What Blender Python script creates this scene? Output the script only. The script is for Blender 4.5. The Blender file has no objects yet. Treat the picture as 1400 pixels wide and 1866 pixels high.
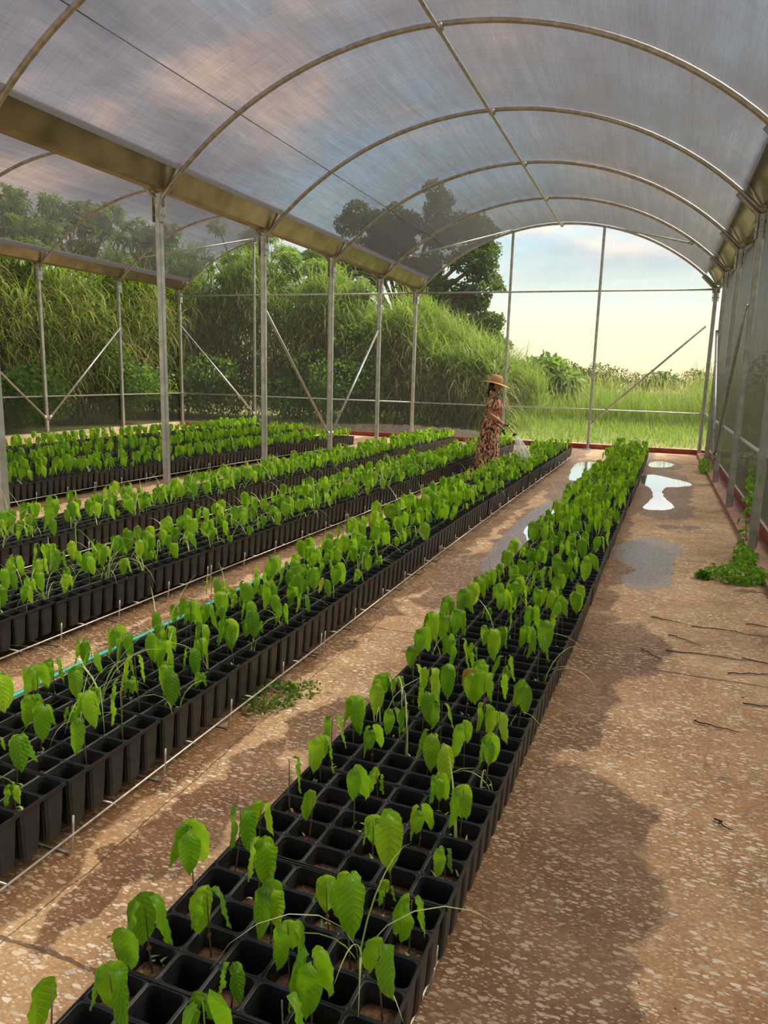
import bpy, math, random
import numpy as np
from mathutils import Vector, Matrix

random.seed(7)
rng = np.random.default_rng(7)
PI = math.pi
scene = bpy.context.scene
COL = scene.collection

# ------------------------------------------------------------------ camera
FPX, PITCH, ROLL, YAW, CAMH = 1328.1, 0.1876, 0.0265, 0.3503, 1.612
_cy, _sy, _cp, _sp = math.cos(YAW), math.sin(YAW), math.cos(PITCH), math.sin(PITCH)
FWD = Vector((-_sy * _cp, _cy * _cp, -_sp))
_R = Vector((_cy, _sy, 0)); _U = _R.cross(FWD)
RGT = _R * math.cos(ROLL) + _U * math.sin(ROLL)
UPV = -_R * math.sin(ROLL) + _U * math.cos(ROLL)
camd = bpy.data.cameras.new('camera'); cam = bpy.data.objects.new('camera', camd); COL.objects.link(cam)
camd.sensor_fit = 'HORIZONTAL'; camd.sensor_width = 36; camd.lens = FPX / 1400 * 36
camd.clip_start = 0.05; camd.clip_end = 500
M = Matrix((RGT, UPV, -FWD)).transposed().to_4x4(); M.translation = Vector((0, 0, CAMH))
cam.matrix_world = M
scene.camera = cam

def in_view(x, y, z, margin=0):
    d = Vector((x, y, z - CAMH)); w = d.dot(FWD)
    if w < 0.3: return None
    px = 700 + FPX * d.dot(RGT) / w; py = 933 - FPX * d.dot(UPV) / w
    if -margin < px < 1400 + margin and -margin < py < 1866 + margin: return w
    return None

# ------------------------------------------------------------------ view, sky, sun
scene.view_settings.view_transform = 'Standard'; scene.view_settings.look = 'None'
scene.view_settings.gamma = 1; scene.view_settings.use_curve_mapping = False
scene.view_settings.exposure = 0.92

world = bpy.data.worlds.new('sky'); scene.world = world; world.use_nodes = True
wn = world.node_tree; wn.nodes.clear()

class NT:
    def __init__(s, tree): s.t = tree
    def n(s, kind, **kw):
        nd = s.t.nodes.new(kind)
        ins = kw.pop('ins', {})
        for k, v in kw.items(): setattr(nd, k, v)
        for k, v in ins.items(): s.put(nd, k, v)
        return nd
    def put(s, nd, k, v):
        sock = nd.inputs[k]
        if isinstance(v, bpy.types.NodeSocket): s.t.links.new(v, sock)
        elif isinstance(v, bpy.types.Node): s.t.links.new(v.outputs[0], sock)
        else: sock.default_value = v
    def math(s, op, a, b=0.0, clamp=False):
        return s.n('ShaderNodeMath', operation=op, use_clamp=clamp, ins={0: a, 1: b}).outputs[0]
    def mix(s, f, a, b, blend='MIX'):
        nd = s.t.nodes.new('ShaderNodeMix'); nd.data_type = 'RGBA'; nd.blend_type = blend
        for i, v in ((0, f), (6, a), (7, b)):
            if isinstance(v, tuple) and len(v) == 3: v = v + (1,)
            s.put(nd, i, v)
        return nd.outputs[2]
    def ramp(s, f, stops, interp='LINEAR'):
        nd = s.t.nodes.new('ShaderNodeValToRGB'); nd.color_ramp.interpolation = interp
        e = nd.color_ramp.elements
        while len(e) < len(stops): e.new(0.5)
        for el, (p, c) in zip(e, stops): el.position = p; el.color = c + (1,) if len(c) == 3 else c
        s.put(nd, 0, f); return nd.outputs[0]
    def noise(s, vec, scale, detail=3, rough=0.5, dist=0):
        ins = {'Scale': scale, 'Detail': detail, 'Roughness': rough, 'Distortion': dist}
        if vec is not None: ins['Vector'] = vec
        return s.n('ShaderNodeTexNoise', ins=ins).outputs[0]
    def mapping(s, vec, scale=(1, 1, 1), loc=(0, 0, 0), rot=(0, 0, 0)):
        return s.n('ShaderNodeMapping', ins={'Vector': vec, 'Scale': scale, 'Location': loc, 'Rotation': rot}).outputs[0]

W = NT(wn)
gen = W.n('ShaderNodeTexCoord').outputs['Generated']
sep = W.n('ShaderNodeSeparateXYZ', ins={0: gen})
zc = W.math('MAXIMUM', sep.outputs[2], 0.0)
grad = W.ramp(zc, [(0.0, (0.86, 0.68, 0.42)), (0.045, (0.76, 0.71, 0.50)), (0.10, (0.62, 0.70, 0.60)), (0.17, (0.46, 0.62, 0.66)), (0.26, (0.38, 0.54, 0.66)), (0.45, (0.32, 0.50, 0.68)), (0.8, (0.20, 0.38, 0.74))])
zz = W.math('ADD', zc, 0.16)
cx = W.math('DIVIDE', sep.outputs[0], zz); cyy = W.math('DIVIDE', sep.outputs[1], zz)
cv = W.n('ShaderNodeCombineXYZ', ins={0: cx, 1: cyy, 2: 0.0}).outputs[0]
cn = W.noise(W.mapping(cv, (0.9, 0.75, 1), (3.1, 1.7, 0)), 1.0, 6, 0.55, 0.3)
cover = W.math('MULTIPLY', W.ramp(cn, [(0.36, (0, 0, 0)), (0.5, (1, 1, 1))]), W.ramp(zc, [(0.10, (0, 0, 0)), (0.20, (1, 1, 1))]))
cn2 = W.noise(W.mapping(cv, (1.2, 1.2, 1), (7.3, 2.2, 4)), 1.0, 5, 0.55, 0.2)
ccol = W.ramp(cn2, [(0.36, (0.24, 0.235, 0.27)), (0.48, (0.42, 0.38, 0.40)), (0.57, (0.78, 0.58, 0.48)), (0.66, (1.0, 0.80, 0.58))])
skyc = W.mix(cover, grad, ccol)
bg = W.n('ShaderNodeBackground', ins={'Color': skyc, 'Strength': 0.85})
W.n('ShaderNodeOutputWorld', ins={0: bg.outputs[0]})

sd = bpy.data.lights.new('sun', 'SUN'); sd.energy = 5.0; sd.angle = math.radians(38); sd.color = (1.0, 0.90, 0.72)
sun = bpy.data.objects.new('sun', sd); COL.objects.link(sun)
sdir = Vector((0.55, 0.50, 0.85)).normalized()      # towards the sun: ahead and to the right
sun.rotation_euler = sdir.to_track_quat('Z', 'Y').to_euler(); sun.location = (6, 10, 20)

# ------------------------------------------------------------------ materials
def newmat(name):
    m = bpy.data.materials.new(name); m.use_nodes = True; m.node_tree.nodes.clear(); return m, NT(m.node_tree)
def out(N, sh, disp=None):
    o = N.n('ShaderNodeOutputMaterial'); N.put(o, 0, sh)
def principled(N, col, rough=0.6, metal=0.0, bump=None, bstr=0.3, bdist=0.01, **extra):
    if isinstance(col, tuple) and len(col) == 3: col = col + (1,)
    ins = {'Base Color': col, 'Roughness': rough, 'Metallic': metal}; ins.update(extra)
    p = N.n('ShaderNodeBsdfPrincipled', ins=ins)
    if bump is not None:
        b = N.n('ShaderNodeBump', ins={'Height': bump, 'Strength': bstr, 'Distance': bdist}); N.put(p, 'Normal', b.outputs[0])
    return p.outputs[0]
def pos(N): return N.n('ShaderNodeNewGeometry').outputs['Position']
def objc(N): return N.n('ShaderNodeTexCoord').outputs['Object']
def simple(name, col, rough=0.6, metal=0.0, nscale=None, namt=0.25, bump=0.0):
    m, N = newmat(name); c = col
    nz = None
    if nscale:
        nz = N.noise(objc(N), nscale, 4)
        dark = tuple(v * (1 - namt) for v in col); lite = tuple(min(1, v * (1 + namt)) for v in col)
        c = N.ramp(nz, [(0.3, dark), (0.7, lite)])
    out(N, principled(N, c, rough, metal, nz if bump else None, bump, 0.004)); return m

MAT = {}
MAT['steel'] = simple('galvanised_steel', (0.46, 0.47, 0.46), 0.42, 0.75, 9, 0.22)
MAT['tube'] = simple('galvanised_tube', (0.40, 0.38, 0.34), 0.45, 0.6, 12, 0.25)
MAT['gutter'] = simple('gutter_sheet', (0.32, 0.28, 0.19), 0.38, 0.8, 2.5, 0.35)
MAT['cable'] = simple('dark_cable', (0.05, 0.05, 0.05), 0.6)
MAT['wire'] = simple('rack_wire', (0.62, 0.60, 0.56), 0.4, 0.5, 30, 0.3)
MAT['plastic'] = simple('tray_plastic', (0.016, 0.017, 0.018), 0.42, 0, 18, 0.4)
MAT['redpaint'] = simple('red_paint', (0.33, 0.065, 0.05), 0.7, 0, 6, 0.3)
MAT['ledge'] = simple('ledge_concrete', (0.42, 0.24, 0.17), 0.85, 0, 9, 0.3, 0.4)
MAT['kerb'] = simple('kerb_concrete', (0.46, 0.38, 0.28), 0.9, 0, 5, 0.25, 0.4)
MAT['clip'] = simple('net_batten', (0.72, 0.70, 0.66), 0.5, 0.2)
MAT['hose'] = simple('hose_green', (0.03, 0.42, 0.30), 0.35, 0, 3, 0.12)
MAT['hosedark'] = simple('hose_dark', (0.03, 0.055, 0.04), 0.4)
MAT['soil'] = simple('potting_soil', (0.17, 0.085, 0.045), 0.95, 0, 90, 0.55, 0.9)
MAT['bark'] = simple('bark', (0.12, 0.09, 0.06), 0.9, 0, 8, 0.4, 0.6)
MAT['twig'] = simple('dry_twig', (0.10, 0.065, 0.04), 0.9)
MAT['husk'] = simple('seed_husk', (0.24, 0.10, 0.05), 0.8, 0, 60, 0.4)
MAT['skin'] = simple('skin', (0.52, 0.25, 0.15), 0.5, 0, 12, 0.06)
MAT['hair'] = simple('dark_hair', (0.025, 0.015, 0.012), 0.5, 0, 40, 0.4)
MAT['brass'] = simple('brass_wand', (0.80, 0.66, 0.22), 0.35, 0.4)
MAT['black'] = simple('black_plastic', (0.015, 0.015, 0.015), 0.4)
MAT['white'] = simple('white_badge', (0.75, 0.72, 0.65), 0.6)
MAT['sandal'] = simple('sandal', (0.09, 0.05, 0.03), 0.6)

def leafmat(name, ramp_stops, veins=False, trans=0.45, rough=0.42, spec=0.4):
    m, N = newmat(name)
    geo = N.n('ShaderNodeNewGeometry'); oi = N.n('ShaderNodeObjectInfo')
    r = N.math('FRACT', N.math('ADD', geo.outputs['Random Per Island'], oi.outputs['Random']))
    c = N.ramp(r, ramp_stops)
    bump = None
    nz = N.noise(geo.outputs['Position'], 14, 2)
    c = N.mix(0.35, c, N.ramp(nz, [(0.3, (0.25, 0.3, 0.2)), (0.7, (0.75, 0.75, 0.6))]), 'OVERLAY')
    if veins:
        uv = N.n('ShaderNodeUVMap').outputs[0]
        s = N.n('ShaderNodeSeparateXYZ', ins={0: uv})
        au = N.math('ABSOLUTE', N.math('SUBTRACT', s.outputs[0], 0.5))
        mid = N.ramp(au, [(0.0, (1, 1, 1)), (0.03, (0, 0, 0))])
        ph = N.math('MULTIPLY', N.math('ADD', s.outputs[1], N.math('MULTIPLY', au, -0.42)), 2 * PI * 9)
        sv = N.math('POWER', N.math('MULTIPLY', N.math('ADD', N.math('COSINE', ph), 1.0), 0.5), 5.0)
        v = N.math('MAXIMUM', mid, N.math('MULTIPLY', sv, 0.7))
        c = N.mix(N.math('MULTIPLY', v, 0.42), c, (0.40, 0.62, 0.10))
        bump = N.math('MULTIPLY', v, -1.0)
    p = principled(N, c, rough, 0, bump, 0.5, 0.004, **{'Specular IOR Level': spec})
    tr = N.n('ShaderNodeBsdfTranslucent', ins={0: N.mix(0.5, c, (0.46, 0.86, 0.02))})
    mx = N.n('ShaderNodeMixShader', ins={0: trans, 1: p, 2: tr.outputs[0]})
    out(N, mx.outputs[0]); return m

MAT['leaf'] = leafmat('seedling_leaf', [(0.0, (0.06, 0.19, 0.008)), (0.35, (0.14, 0.34, 0.010)), (0.75, (0.27, 0.50, 0.014)), (1.0, (0.44, 0.64, 0.03))], True, 0.50, 0.36)
MAT['leafyellow'] = leafmat('yellowed_leaf', [(0, (0.55, 0.60, 0.06)), (1, (0.70, 0.66, 0.12))], True)
MAT['deadleaf'] = leafmat('withered_leaf', [(0, (0.42, 0.17, 0.05)), (1, (0.55, 0.28, 0.10))], True, 0.2, 0.8)
MAT['stem'] = simple('seedling_stem', (0.16, 0.15, 0.06), 0.6, 0, 20, 0.3)
MAT['sprout'] = leafmat('small_sprout', [(0, (0.22, 0.42, 0.12)), (1, (0.55, 0.68, 0.36))], False, 0.35)
MAT['weedgrass'] = leafmat('weed_blade', [(0, (0.24, 0.44, 0.06)), (0.5, (0.50, 0.62, 0.22)), (1, (0.78, 0.78, 0.52))], False, 0.3)
MAT['field'] = leafmat('field_grass', [(0, (0.06, 0.13, 0.025)), (0.35, (0.15, 0.24, 0.045)), (0.65, (0.28, 0.31, 0.09)), (1, (0.50, 0.39, 0.21))], False, 0.35, 0.6)
MAT['lawn'] = leafmat('rough_lawn', [(0, (0.05, 0.13, 0.02)), (0.6, (0.17, 0.27, 0.04)), (1, (0.40, 0.35, 0.14))], False, 0.35, 0.6)
MAT['seedhead'] = leafmat('grass_seed_head', [(0, (0.45, 0.32, 0.16)), (1, (0.62, 0.46, 0.30))], False, 0.3, 0.8)
MAT['cane'] = leafmat('cane_leaf', [(0, (0.05, 0.10, 0.02)), (0.4, (0.13, 0.21, 0.035)), (0.75, (0.28, 0.34, 0.07)), (1, (0.46, 0.38, 0.18))], False, 0.3, 0.6)
MAT['drycane'] = leafmat('dry_cane_leaf', [(0, (0.14, 0.09, 0.045)), (0.5, (0.33, 0.21, 0.11)), (1, (0.58, 0.46, 0.28))], False, 0.25, 0.8)
MAT['bush'] = leafmat('bush_leaf', [(0, (0.035, 0.10, 0.018)), (0.6, (0.08, 0.19, 0.03)), (1, (0.16, 0.30, 0.05))], False, 0.3, 0.5)
MAT['palmate'] = leafmat('lobed_leaf', [(0, (0.06, 0.12, 0.03)), (0.6, (0.14, 0.22, 0.06)), (1, (0.28, 0.36, 0.12))], False, 0.3, 0.5)
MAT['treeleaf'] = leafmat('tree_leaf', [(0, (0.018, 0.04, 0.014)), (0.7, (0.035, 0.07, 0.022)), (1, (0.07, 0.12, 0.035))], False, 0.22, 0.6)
MAT['vine'] = leafmat('vine_leaf', [(0, (0.06, 0.22, 0.02)), (1, (0.22, 0.48, 0.05))], False, 0.4, 0.45)

def netmat(name, alpha, col, tcol=None, stripe=0.12, sc=120, axis='x', coord='pos'):
    """knitted shade net: threads cover 'alpha' of the view straight on, more at a slant"""
    m, N = newmat(name)
    geo = N.n('ShaderNodeNewGeometry')
    d = N.n('ShaderNodeVectorMath', operation='DOT_PRODUCT', ins={0: geo.outputs['Normal'], 1: geo.outputs['Incoming']})
    cs = N.math('MAXIMUM', N.math('ABSOLUTE', d.outputs['Value']), 0.16)
    P = geo.outputs['Position']
    st = {'x': (sc, sc * 0.04, sc * 0.5), 'y': (sc * 0.04, sc, sc * 0.04), 'z': (sc * 0.5, sc * 0.5, sc * .03)}[axis]
    fine = N.noise(N.mapping(P, st), 1.0, 2)
    if axis == 'x': fine = N.math('ADD', N.math('MULTIPLY', fine, 0.5), N.math('MULTIPLY', N.noise(N.mapping(P, (sc * .03, sc * 1.1, sc * .03)), 1.0, 2), 0.5))
    fine = N.math('ADD', N.math('MULTIPLY', fine, 0.6), N.math('MULTIPLY', N.noise(N.mapping(P, (9, .35, 3) if axis == 'x' else (9, 9, .4)), 1.0, 4, 0.65), 0.4))
    big = N.noise(N.mapping(P, (0.5, 0.5, 0.5)), 1.6, 3)
    a = N.math('ADD', alpha, N.math('MULTIPLY', N.math('SUBTRACT', fine, 0.5), stripe))
    a = N.math('ADD', a, N.math('MULTIPLY', N.math('SUBTRACT', big, 0.5), 0.06))
    tr = N.math('POWER', N.math('SUBTRACT', 1.0, a, True), N.math('POWER', N.math('DIVIDE', 1.0, cs), 0.75))
    fac = N.math('SUBTRACT', 1.0, tr, True)
    cc = N.ramp(fine, [(0.3, tuple(v * 0.55 for v in col)), (0.7, tuple(min(1, v * 1.5) for v in col))])
    p = N.n('ShaderNodeBsdfPrincipled', ins={'Base Color': cc, 'Roughness': 0.45, 'Specular IOR Level': 0.6})
    tl = N.n('ShaderNodeBsdfTranslucent', ins={0: (tcol or col) + (1,)})
    body = N.n('ShaderNodeMixShader', ins={0: 0.5, 1: p.outputs[0], 2: tl.outputs[0]})
    tp = N.n('ShaderNodeBsdfTransparent')
    mx = N.n('ShaderNodeMixShader', ins={0: fac, 1: tp.outputs[0], 2: body.outputs[0]})
    out(N, mx.outputs[0]); return m
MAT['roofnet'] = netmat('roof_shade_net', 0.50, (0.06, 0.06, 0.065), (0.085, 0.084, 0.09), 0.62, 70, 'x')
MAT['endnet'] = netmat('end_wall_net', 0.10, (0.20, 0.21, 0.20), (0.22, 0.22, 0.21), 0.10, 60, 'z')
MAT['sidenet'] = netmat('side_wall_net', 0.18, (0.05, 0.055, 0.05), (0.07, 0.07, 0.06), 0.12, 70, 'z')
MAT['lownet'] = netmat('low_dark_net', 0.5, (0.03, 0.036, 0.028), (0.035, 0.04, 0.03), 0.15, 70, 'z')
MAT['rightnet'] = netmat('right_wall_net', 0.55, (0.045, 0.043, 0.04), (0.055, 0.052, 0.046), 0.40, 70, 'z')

def floor_mat():
    m, N = newmat('exposed_aggregate_floor'); P = pos(N)
    warp = N.noise(P, 3.0, 4)
    n1 = N.noise(P, 1.3, 6, 0.6); n2 = N.noise(P, 60, 4, 0.7); n3 = N.noise(P, 7, 4, 0.6)
    base = N.ramp(n1, [(0.3, (0.34, 0.195, 0.095)), (0.5, (0.48, 0.30, 0.155)), (0.7, (0.60, 0.41, 0.235))])
    base = N.mix(0.55, base, N.ramp(n2, [(0.3, (0.25, 0.22, 0.2)), (0.7, (0.78, 0.76, 0.72))]), 'OVERLAY')
    base = N.mix(0.35, base, N.ramp(n3, [(0.35, (0.3, 0.28, 0.25)), (0.65, (0.7, 0.7, 0.68))]), 'OVERLAY')
    # pale chips set in the concrete, of two sizes
    def chips(sc, thr, off):
        jit = N.n('ShaderNodeVectorMath', operation='ADD', ins={0: N.mapping(P, (0.72, 1.7, 1), off, (0, 0, 0.4)), 1: N.n('ShaderNodeVectorMath', operation='SCALE', ins={0: N.n('ShaderNodeTexNoise', ins={'Vector': P, 'Scale': 22.0}).outputs['Color'], 3: 0.022}).outputs[0]})
        v = N.n('ShaderNodeTexVoronoi', ins={'Vector': jit.outputs[0], 'Scale': sc, 'Randomness': 1.0})
        sel = N.n('ShaderNodeSeparateColor', ins={0: v.outputs['Color']})
        size = N.math('MULTIPLY', sel.outputs[0], thr)
        return N.math('LESS_THAN', v.outputs['Distance'], size), sel.outputs[1]
    c1, t1 = chips(40.0, 0.50, (0, 0, 0)); c2, t2 = chips(82.0, 0.52, (5.2, 1.3, 0))
    chip = N.math('MAXIMUM', c1, N.math('MULTIPLY', c2, 0.75))
    ccol = N.ramp(t1, [(0.0, (0.58, 0.42, 0.28)), (0.4, (0.84, 0.70, 0.50)), (0.9, (0.97, 0.88, 0.70)), (1.0, (0.2, 0.17, 0.14))])
    patch = N.ramp(N.noise(P, 2.2, 3), [(0.30, (0.35, 0.35, 0.35)), (0.55, (1, 1, 1))])
    col = N.mix(N.math('MULTIPLY', chip, patch), base, ccol)
    # wet patches: water spilled under the racks and in the aisles
    blobs = [(-0.14, 2.3, .33, .70), (-0.18, 1.4, .34, .6), (-0.02, 6.9, .32, .9), (0.18, 12.3, .5, 2.2), (0.2, 10.2, .4, 1.2), (-0.22, 3.4, .13, .3), (0.0, 4.5, .25, .5), (-0.2, 4.3, .2, .9),
             (-1.1, 7.9, .32, 1.9), (-1.15, 12.5, .35, 3.0), (-1.35, 5.6, .24, 1.0), (-1.1, 4.4, .2, .7), (-1.28, 2.9, .2, .3), (-1.4, 2.2, .16, .5), (-1.5, 1.7, .10, .35), (-0.95, 1.2, .1, .3), (-2.9, 12, .3, 2.5), (-2.75, 3.6, .2, 1.2), (0.1, 15.2, .5, 1.0), (-3.0, 5.5, .12, .8), (-2.55, 8.8, .2, 1.2)]
    wsum = None
    wp = N.n('ShaderNodeVectorMath', operation='ADD', ins={0: P, 1: N.n('ShaderNodeVectorMath', operation='SCALE', ins={0: N.n('ShaderNodeVectorMath', operation='SUBTRACT', ins={0: N.n('ShaderNodeTexNoise', ins={'Vector': P, 'Scale': 3.2, 'Detail': 5.0}).outputs['Color'], 1: (0.5, 0.5, 0.5)}).outputs[0], 3: 0.42}).outputs[0]}).outputs[0]
    for (bx, by, rx, ry) in blobs:
        mp = N.mapping(wp, (1 / rx, 1 / ry, 0), (-bx / rx, -by / ry, 0))
        ln = N.n('ShaderNodeVectorMath', operation='LENGTH', ins={0: mp}).outputs['Value']
        g = N.math('SUBTRACT', 1.0, ln)
        wsum = g if wsum is None else N.math('MAXIMUM', wsum, g)
    # damp strips that run under each rack
    sx = N.n('ShaderNodeSeparateXYZ', ins={0: wp})
    strip = None
    for (x0, hw) in ((-0.70, .40), (-2.03, .37), (-3.42, .38), (-4.76, .37), (-7.03, .38)):
        dx = N.math('ABSOLUTE', N.math('SUBTRACT', N.math('SUBTRACT', sx.outputs[0], x0), N.math('MULTIPLY', sx.outputs[1], 0.022)))
        g = N.math('MULTIPLY', N.math('SUBTRACT', hw, dx), 3.0)
        strip = g if strip is None else N.math('MAXIMUM', strip, g)
    rnd = N.math('MULTIPLY', N.math('SUBTRACT', N.noise(P, 0.9, 5, 0.6), 0.62), 6.0)
    wet = N.ramp(N.math('MAXIMUM', N.math('MAXIMUM', wsum, strip), rnd), [(0.0, (0, 0, 0)), (0.10, (1, 1, 1))])
    wetv = N.math('MULTIPLY', wet, N.math('ADD', 0.62, N.math('MULTIPLY', warp, 0.5)), True)
    wetcol = N.mix(1.0, col, (0.36, 0.29, 0.25), 'MULTIPLY')
    wetcol = N.mix(N.math('MULTIPLY', N.math('MULTIPLY', chip, patch), 0.38), wetcol, (0.66, 0.55, 0.42))
    col = N.mix(wetv, col, wetcol)
    # dark litter specks
    vs = N.n('ShaderNodeTexVoronoi', ins={'Vector': wp, 'Scale': 9.0})
    sp = N.math('LESS_THAN', vs.outputs['Distance'], N.math('MULTIPLY', N.n('ShaderNodeSeparateColor', ins={0: vs.outputs['Color']}).outputs[2], 0.07))
    col = N.mix(N.math('MULTIPLY', sp, 0.8), col, (0.05, 0.035, 0.025))
    # slab joints every three metres
    sp2 = N.n('ShaderNodeSeparateXYZ', ins={0: P})
    wob = N.math('MULTIPLY', N.math('SUBTRACT', N.noise(P, 2.5, 5, 0.7), 0.5), 0.09)
    yy = N.math('ADD', sp2.outputs[1], wob)
    fy = N.math('ABSOLUTE', N.math('SUBTRACT', N.math('MODULO', N.math('ADD', yy, 28.5), 2.85), 1.35))
    xx = N.math('ADD', sp2.outputs[0], wob)
    fx = N.math('ABSOLUTE', N.math('SUBTRACT', N.math('MODULO', N.math('ADD', xx, 31.6), 3.0), 0.0))
    jl = N.math('MAXIMUM', N.math('LESS_THAN', fy, 0.007), N.math('LESS_THAN', fx, 0.006))
    col = N.mix(N.math('MULTIPLY', jl, 0.75), col, (0.08, 0.05, 0.03))
    rough = N.math('SUBTRACT', 0.9, N.math('MULTIPLY', wetv, 0.42))
    h = N.math('ADD', N.math('MULTIPLY', n2, 0.5), N.math('SUBTRACT', N.math('MULTIPLY', chip, 0.35), jl))
    out(N, principled(N, col, rough, 0, h, 0.5, 0.006)); return m
MAT['floor'] = floor_mat()

def ground_mat():
    m, N = newmat('rough_ground'); P = pos(N)
    n = N.noise(P, 1.2, 6, 0.65); n2 = N.noise(P, 20, 4)
    c = N.ramp(n, [(0.35, (0.16, 0.20, 0.05)), (0.55, (0.26, 0.26, 0.09)), (0.7, (0.36, 0.27, 0.14))])
    c = N.mix(0.4, c, N.ramp(n2, [(0.3, (0.3, 0.3, 0.3)), (0.7, (0.7, 0.7, 0.7))]), 'OVERLAY')
    out(N, principled(N, c, 0.95, 0, n2, 0.6, 0.03)); return m
MAT['ground'] = ground_mat()
MAT['mulch'] = simple('mulch', (0.045, 0.032, 0.025), 0.95, 0, 30, 0.6, 1.0)
MAT['gravel'] = simple('gravel_path', (0.42, 0.36, 0.28), 0.95, 0, 30, 0.35, 0.8)

def water_mat():
    m, N = newmat('puddle_water')
    P = pos(N); h = N.noise(P, 5, 2)
    b = N.n('ShaderNodeBump', ins={'Height': h, 'Strength': 0.05, 'Distance': 0.01})
    fr = N.n('ShaderNodeFresnel', ins={'IOR': 1.36, 'Normal': b.outputs[0]})
    g = N.n('ShaderNodeBsdfGlossy', ins={'Roughness': 0.06, 'Color': (1, 1, 1, 1), 'Normal': b.outputs[0]})
    t = N.n('ShaderNodeBsdfTransparent', ins={0: (0.72, 0.68, 0.62, 1)})
    out(N, N.n('ShaderNodeMixShader', ins={0: fr.outputs[0], 1: t.outputs[0], 2: g.outputs[0]}).outputs[0]); return m
MAT['water'] = water_mat()
def damp_mat():
    m, N = newmat('thin_water_film'); P = pos(N)
    h = N.noise(P, 70, 3)
    b = N.n('ShaderNodeBump', ins={'Height': h, 'Strength': 0.9, 'Distance': 0.006})
    fr = N.n('ShaderNodeFresnel', ins={'IOR': 1.2, 'Normal': b.outputs[0]})
    g = N.n('ShaderNodeBsdfGlossy', ins={'Roughness': 0.38, 'Normal': b.outputs[0]})
    t = N.n('ShaderNodeBsdfTransparent', ins={0: (0.72, 0.68, 0.66, 1)})
    out(N, N.n('ShaderNodeMixShader', ins={0: N.math('MULTIPLY', fr.outputs[0], N.math('MULTIPLY', N.noise(P, 34, 4, 0.7), 0.9)), 1: t.outputs[0], 2: g.outputs[0]}).outputs[0]); return m
MAT['film'] = damp_mat()
def spray_mat():
    m, N = newmat('water_spray')
    d = N.n('ShaderNodeBsdfPrincipled', ins={'Base Color': (0.92, 0.94, 0.95, 1), 'Roughness': 0.15})
    tl = N.n('ShaderNodeBsdfTranslucent', ins={0: (0.95, 0.96, 0.97, 1)})
    b = N.n('ShaderNodeMixShader', ins={0: 0.6, 1: d.outputs[0], 2: tl.outputs[0]})
    t = N.n('ShaderNodeBsdfTransparent')
    out(N, N.n('ShaderNodeMixShader', ins={0: 0.55, 1: t.outputs[0], 2: b.outputs[0]}).outputs[0]); return m
MAT['spray'] = spray_mat()
def floral_mat():
    m, N = newmat('floral_print'); P = N.mapping(objc(N), (1, 1, 0.62))
    w = N.n('ShaderNodeVectorMath', operation='ADD', ins={0: P, 1: N.n('ShaderNodeVectorMath', operation='SCALE', ins={0: N.n('ShaderNodeTexNoise', ins={'Vector': P, 'Scale': 22.0}).outputs['Color'], 3: 0.04}).outputs[0]}).outputs[0]
    v = N.n('ShaderNodeTexVoronoi', ins={'Vector': w, 'Scale': 44.0})
    s = N.n('ShaderNodeSeparateColor', ins={0: v.outputs['Color']})
    c = N.ramp(s.outputs[0], [(0.0, (0.03, 0.025, 0.018)), (0.24, (0.62, 0.36, 0.13)), (0.34, (0.55, 0.06, 0.05)), (0.46, (0.72, 0.52, 0.28)), (0.58, (0.10, 0.14, 0.05)), (0.68, (0.75, 0.25, 0.12)), (0.80, (0.78, 0.60, 0.38)), (0.92, (0.70, 0.22, 0.22))], 'CONSTANT')
    out(N, principled(N, c, 0.8)); return m
MAT['floral'] = floral_mat()
def straw_mat():
    m, N = newmat('straw_weave'); P = objc(N)
    w = N.n('ShaderNodeTexWave', ins={'Vector': P, 'Scale': 60.0, 'Distortion': 1.0}, bands_direction='Z').outputs['Fac']
    c = N.ramp(w, [(0.2, (0.46, 0.24, 0.10)), (0.8, (0.66, 0.38, 0.17))])
    out(N, principled(N, c, 0.75, 0, w, 0.4, 0.003)); return m
MAT['straw'] = straw_mat()

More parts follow.
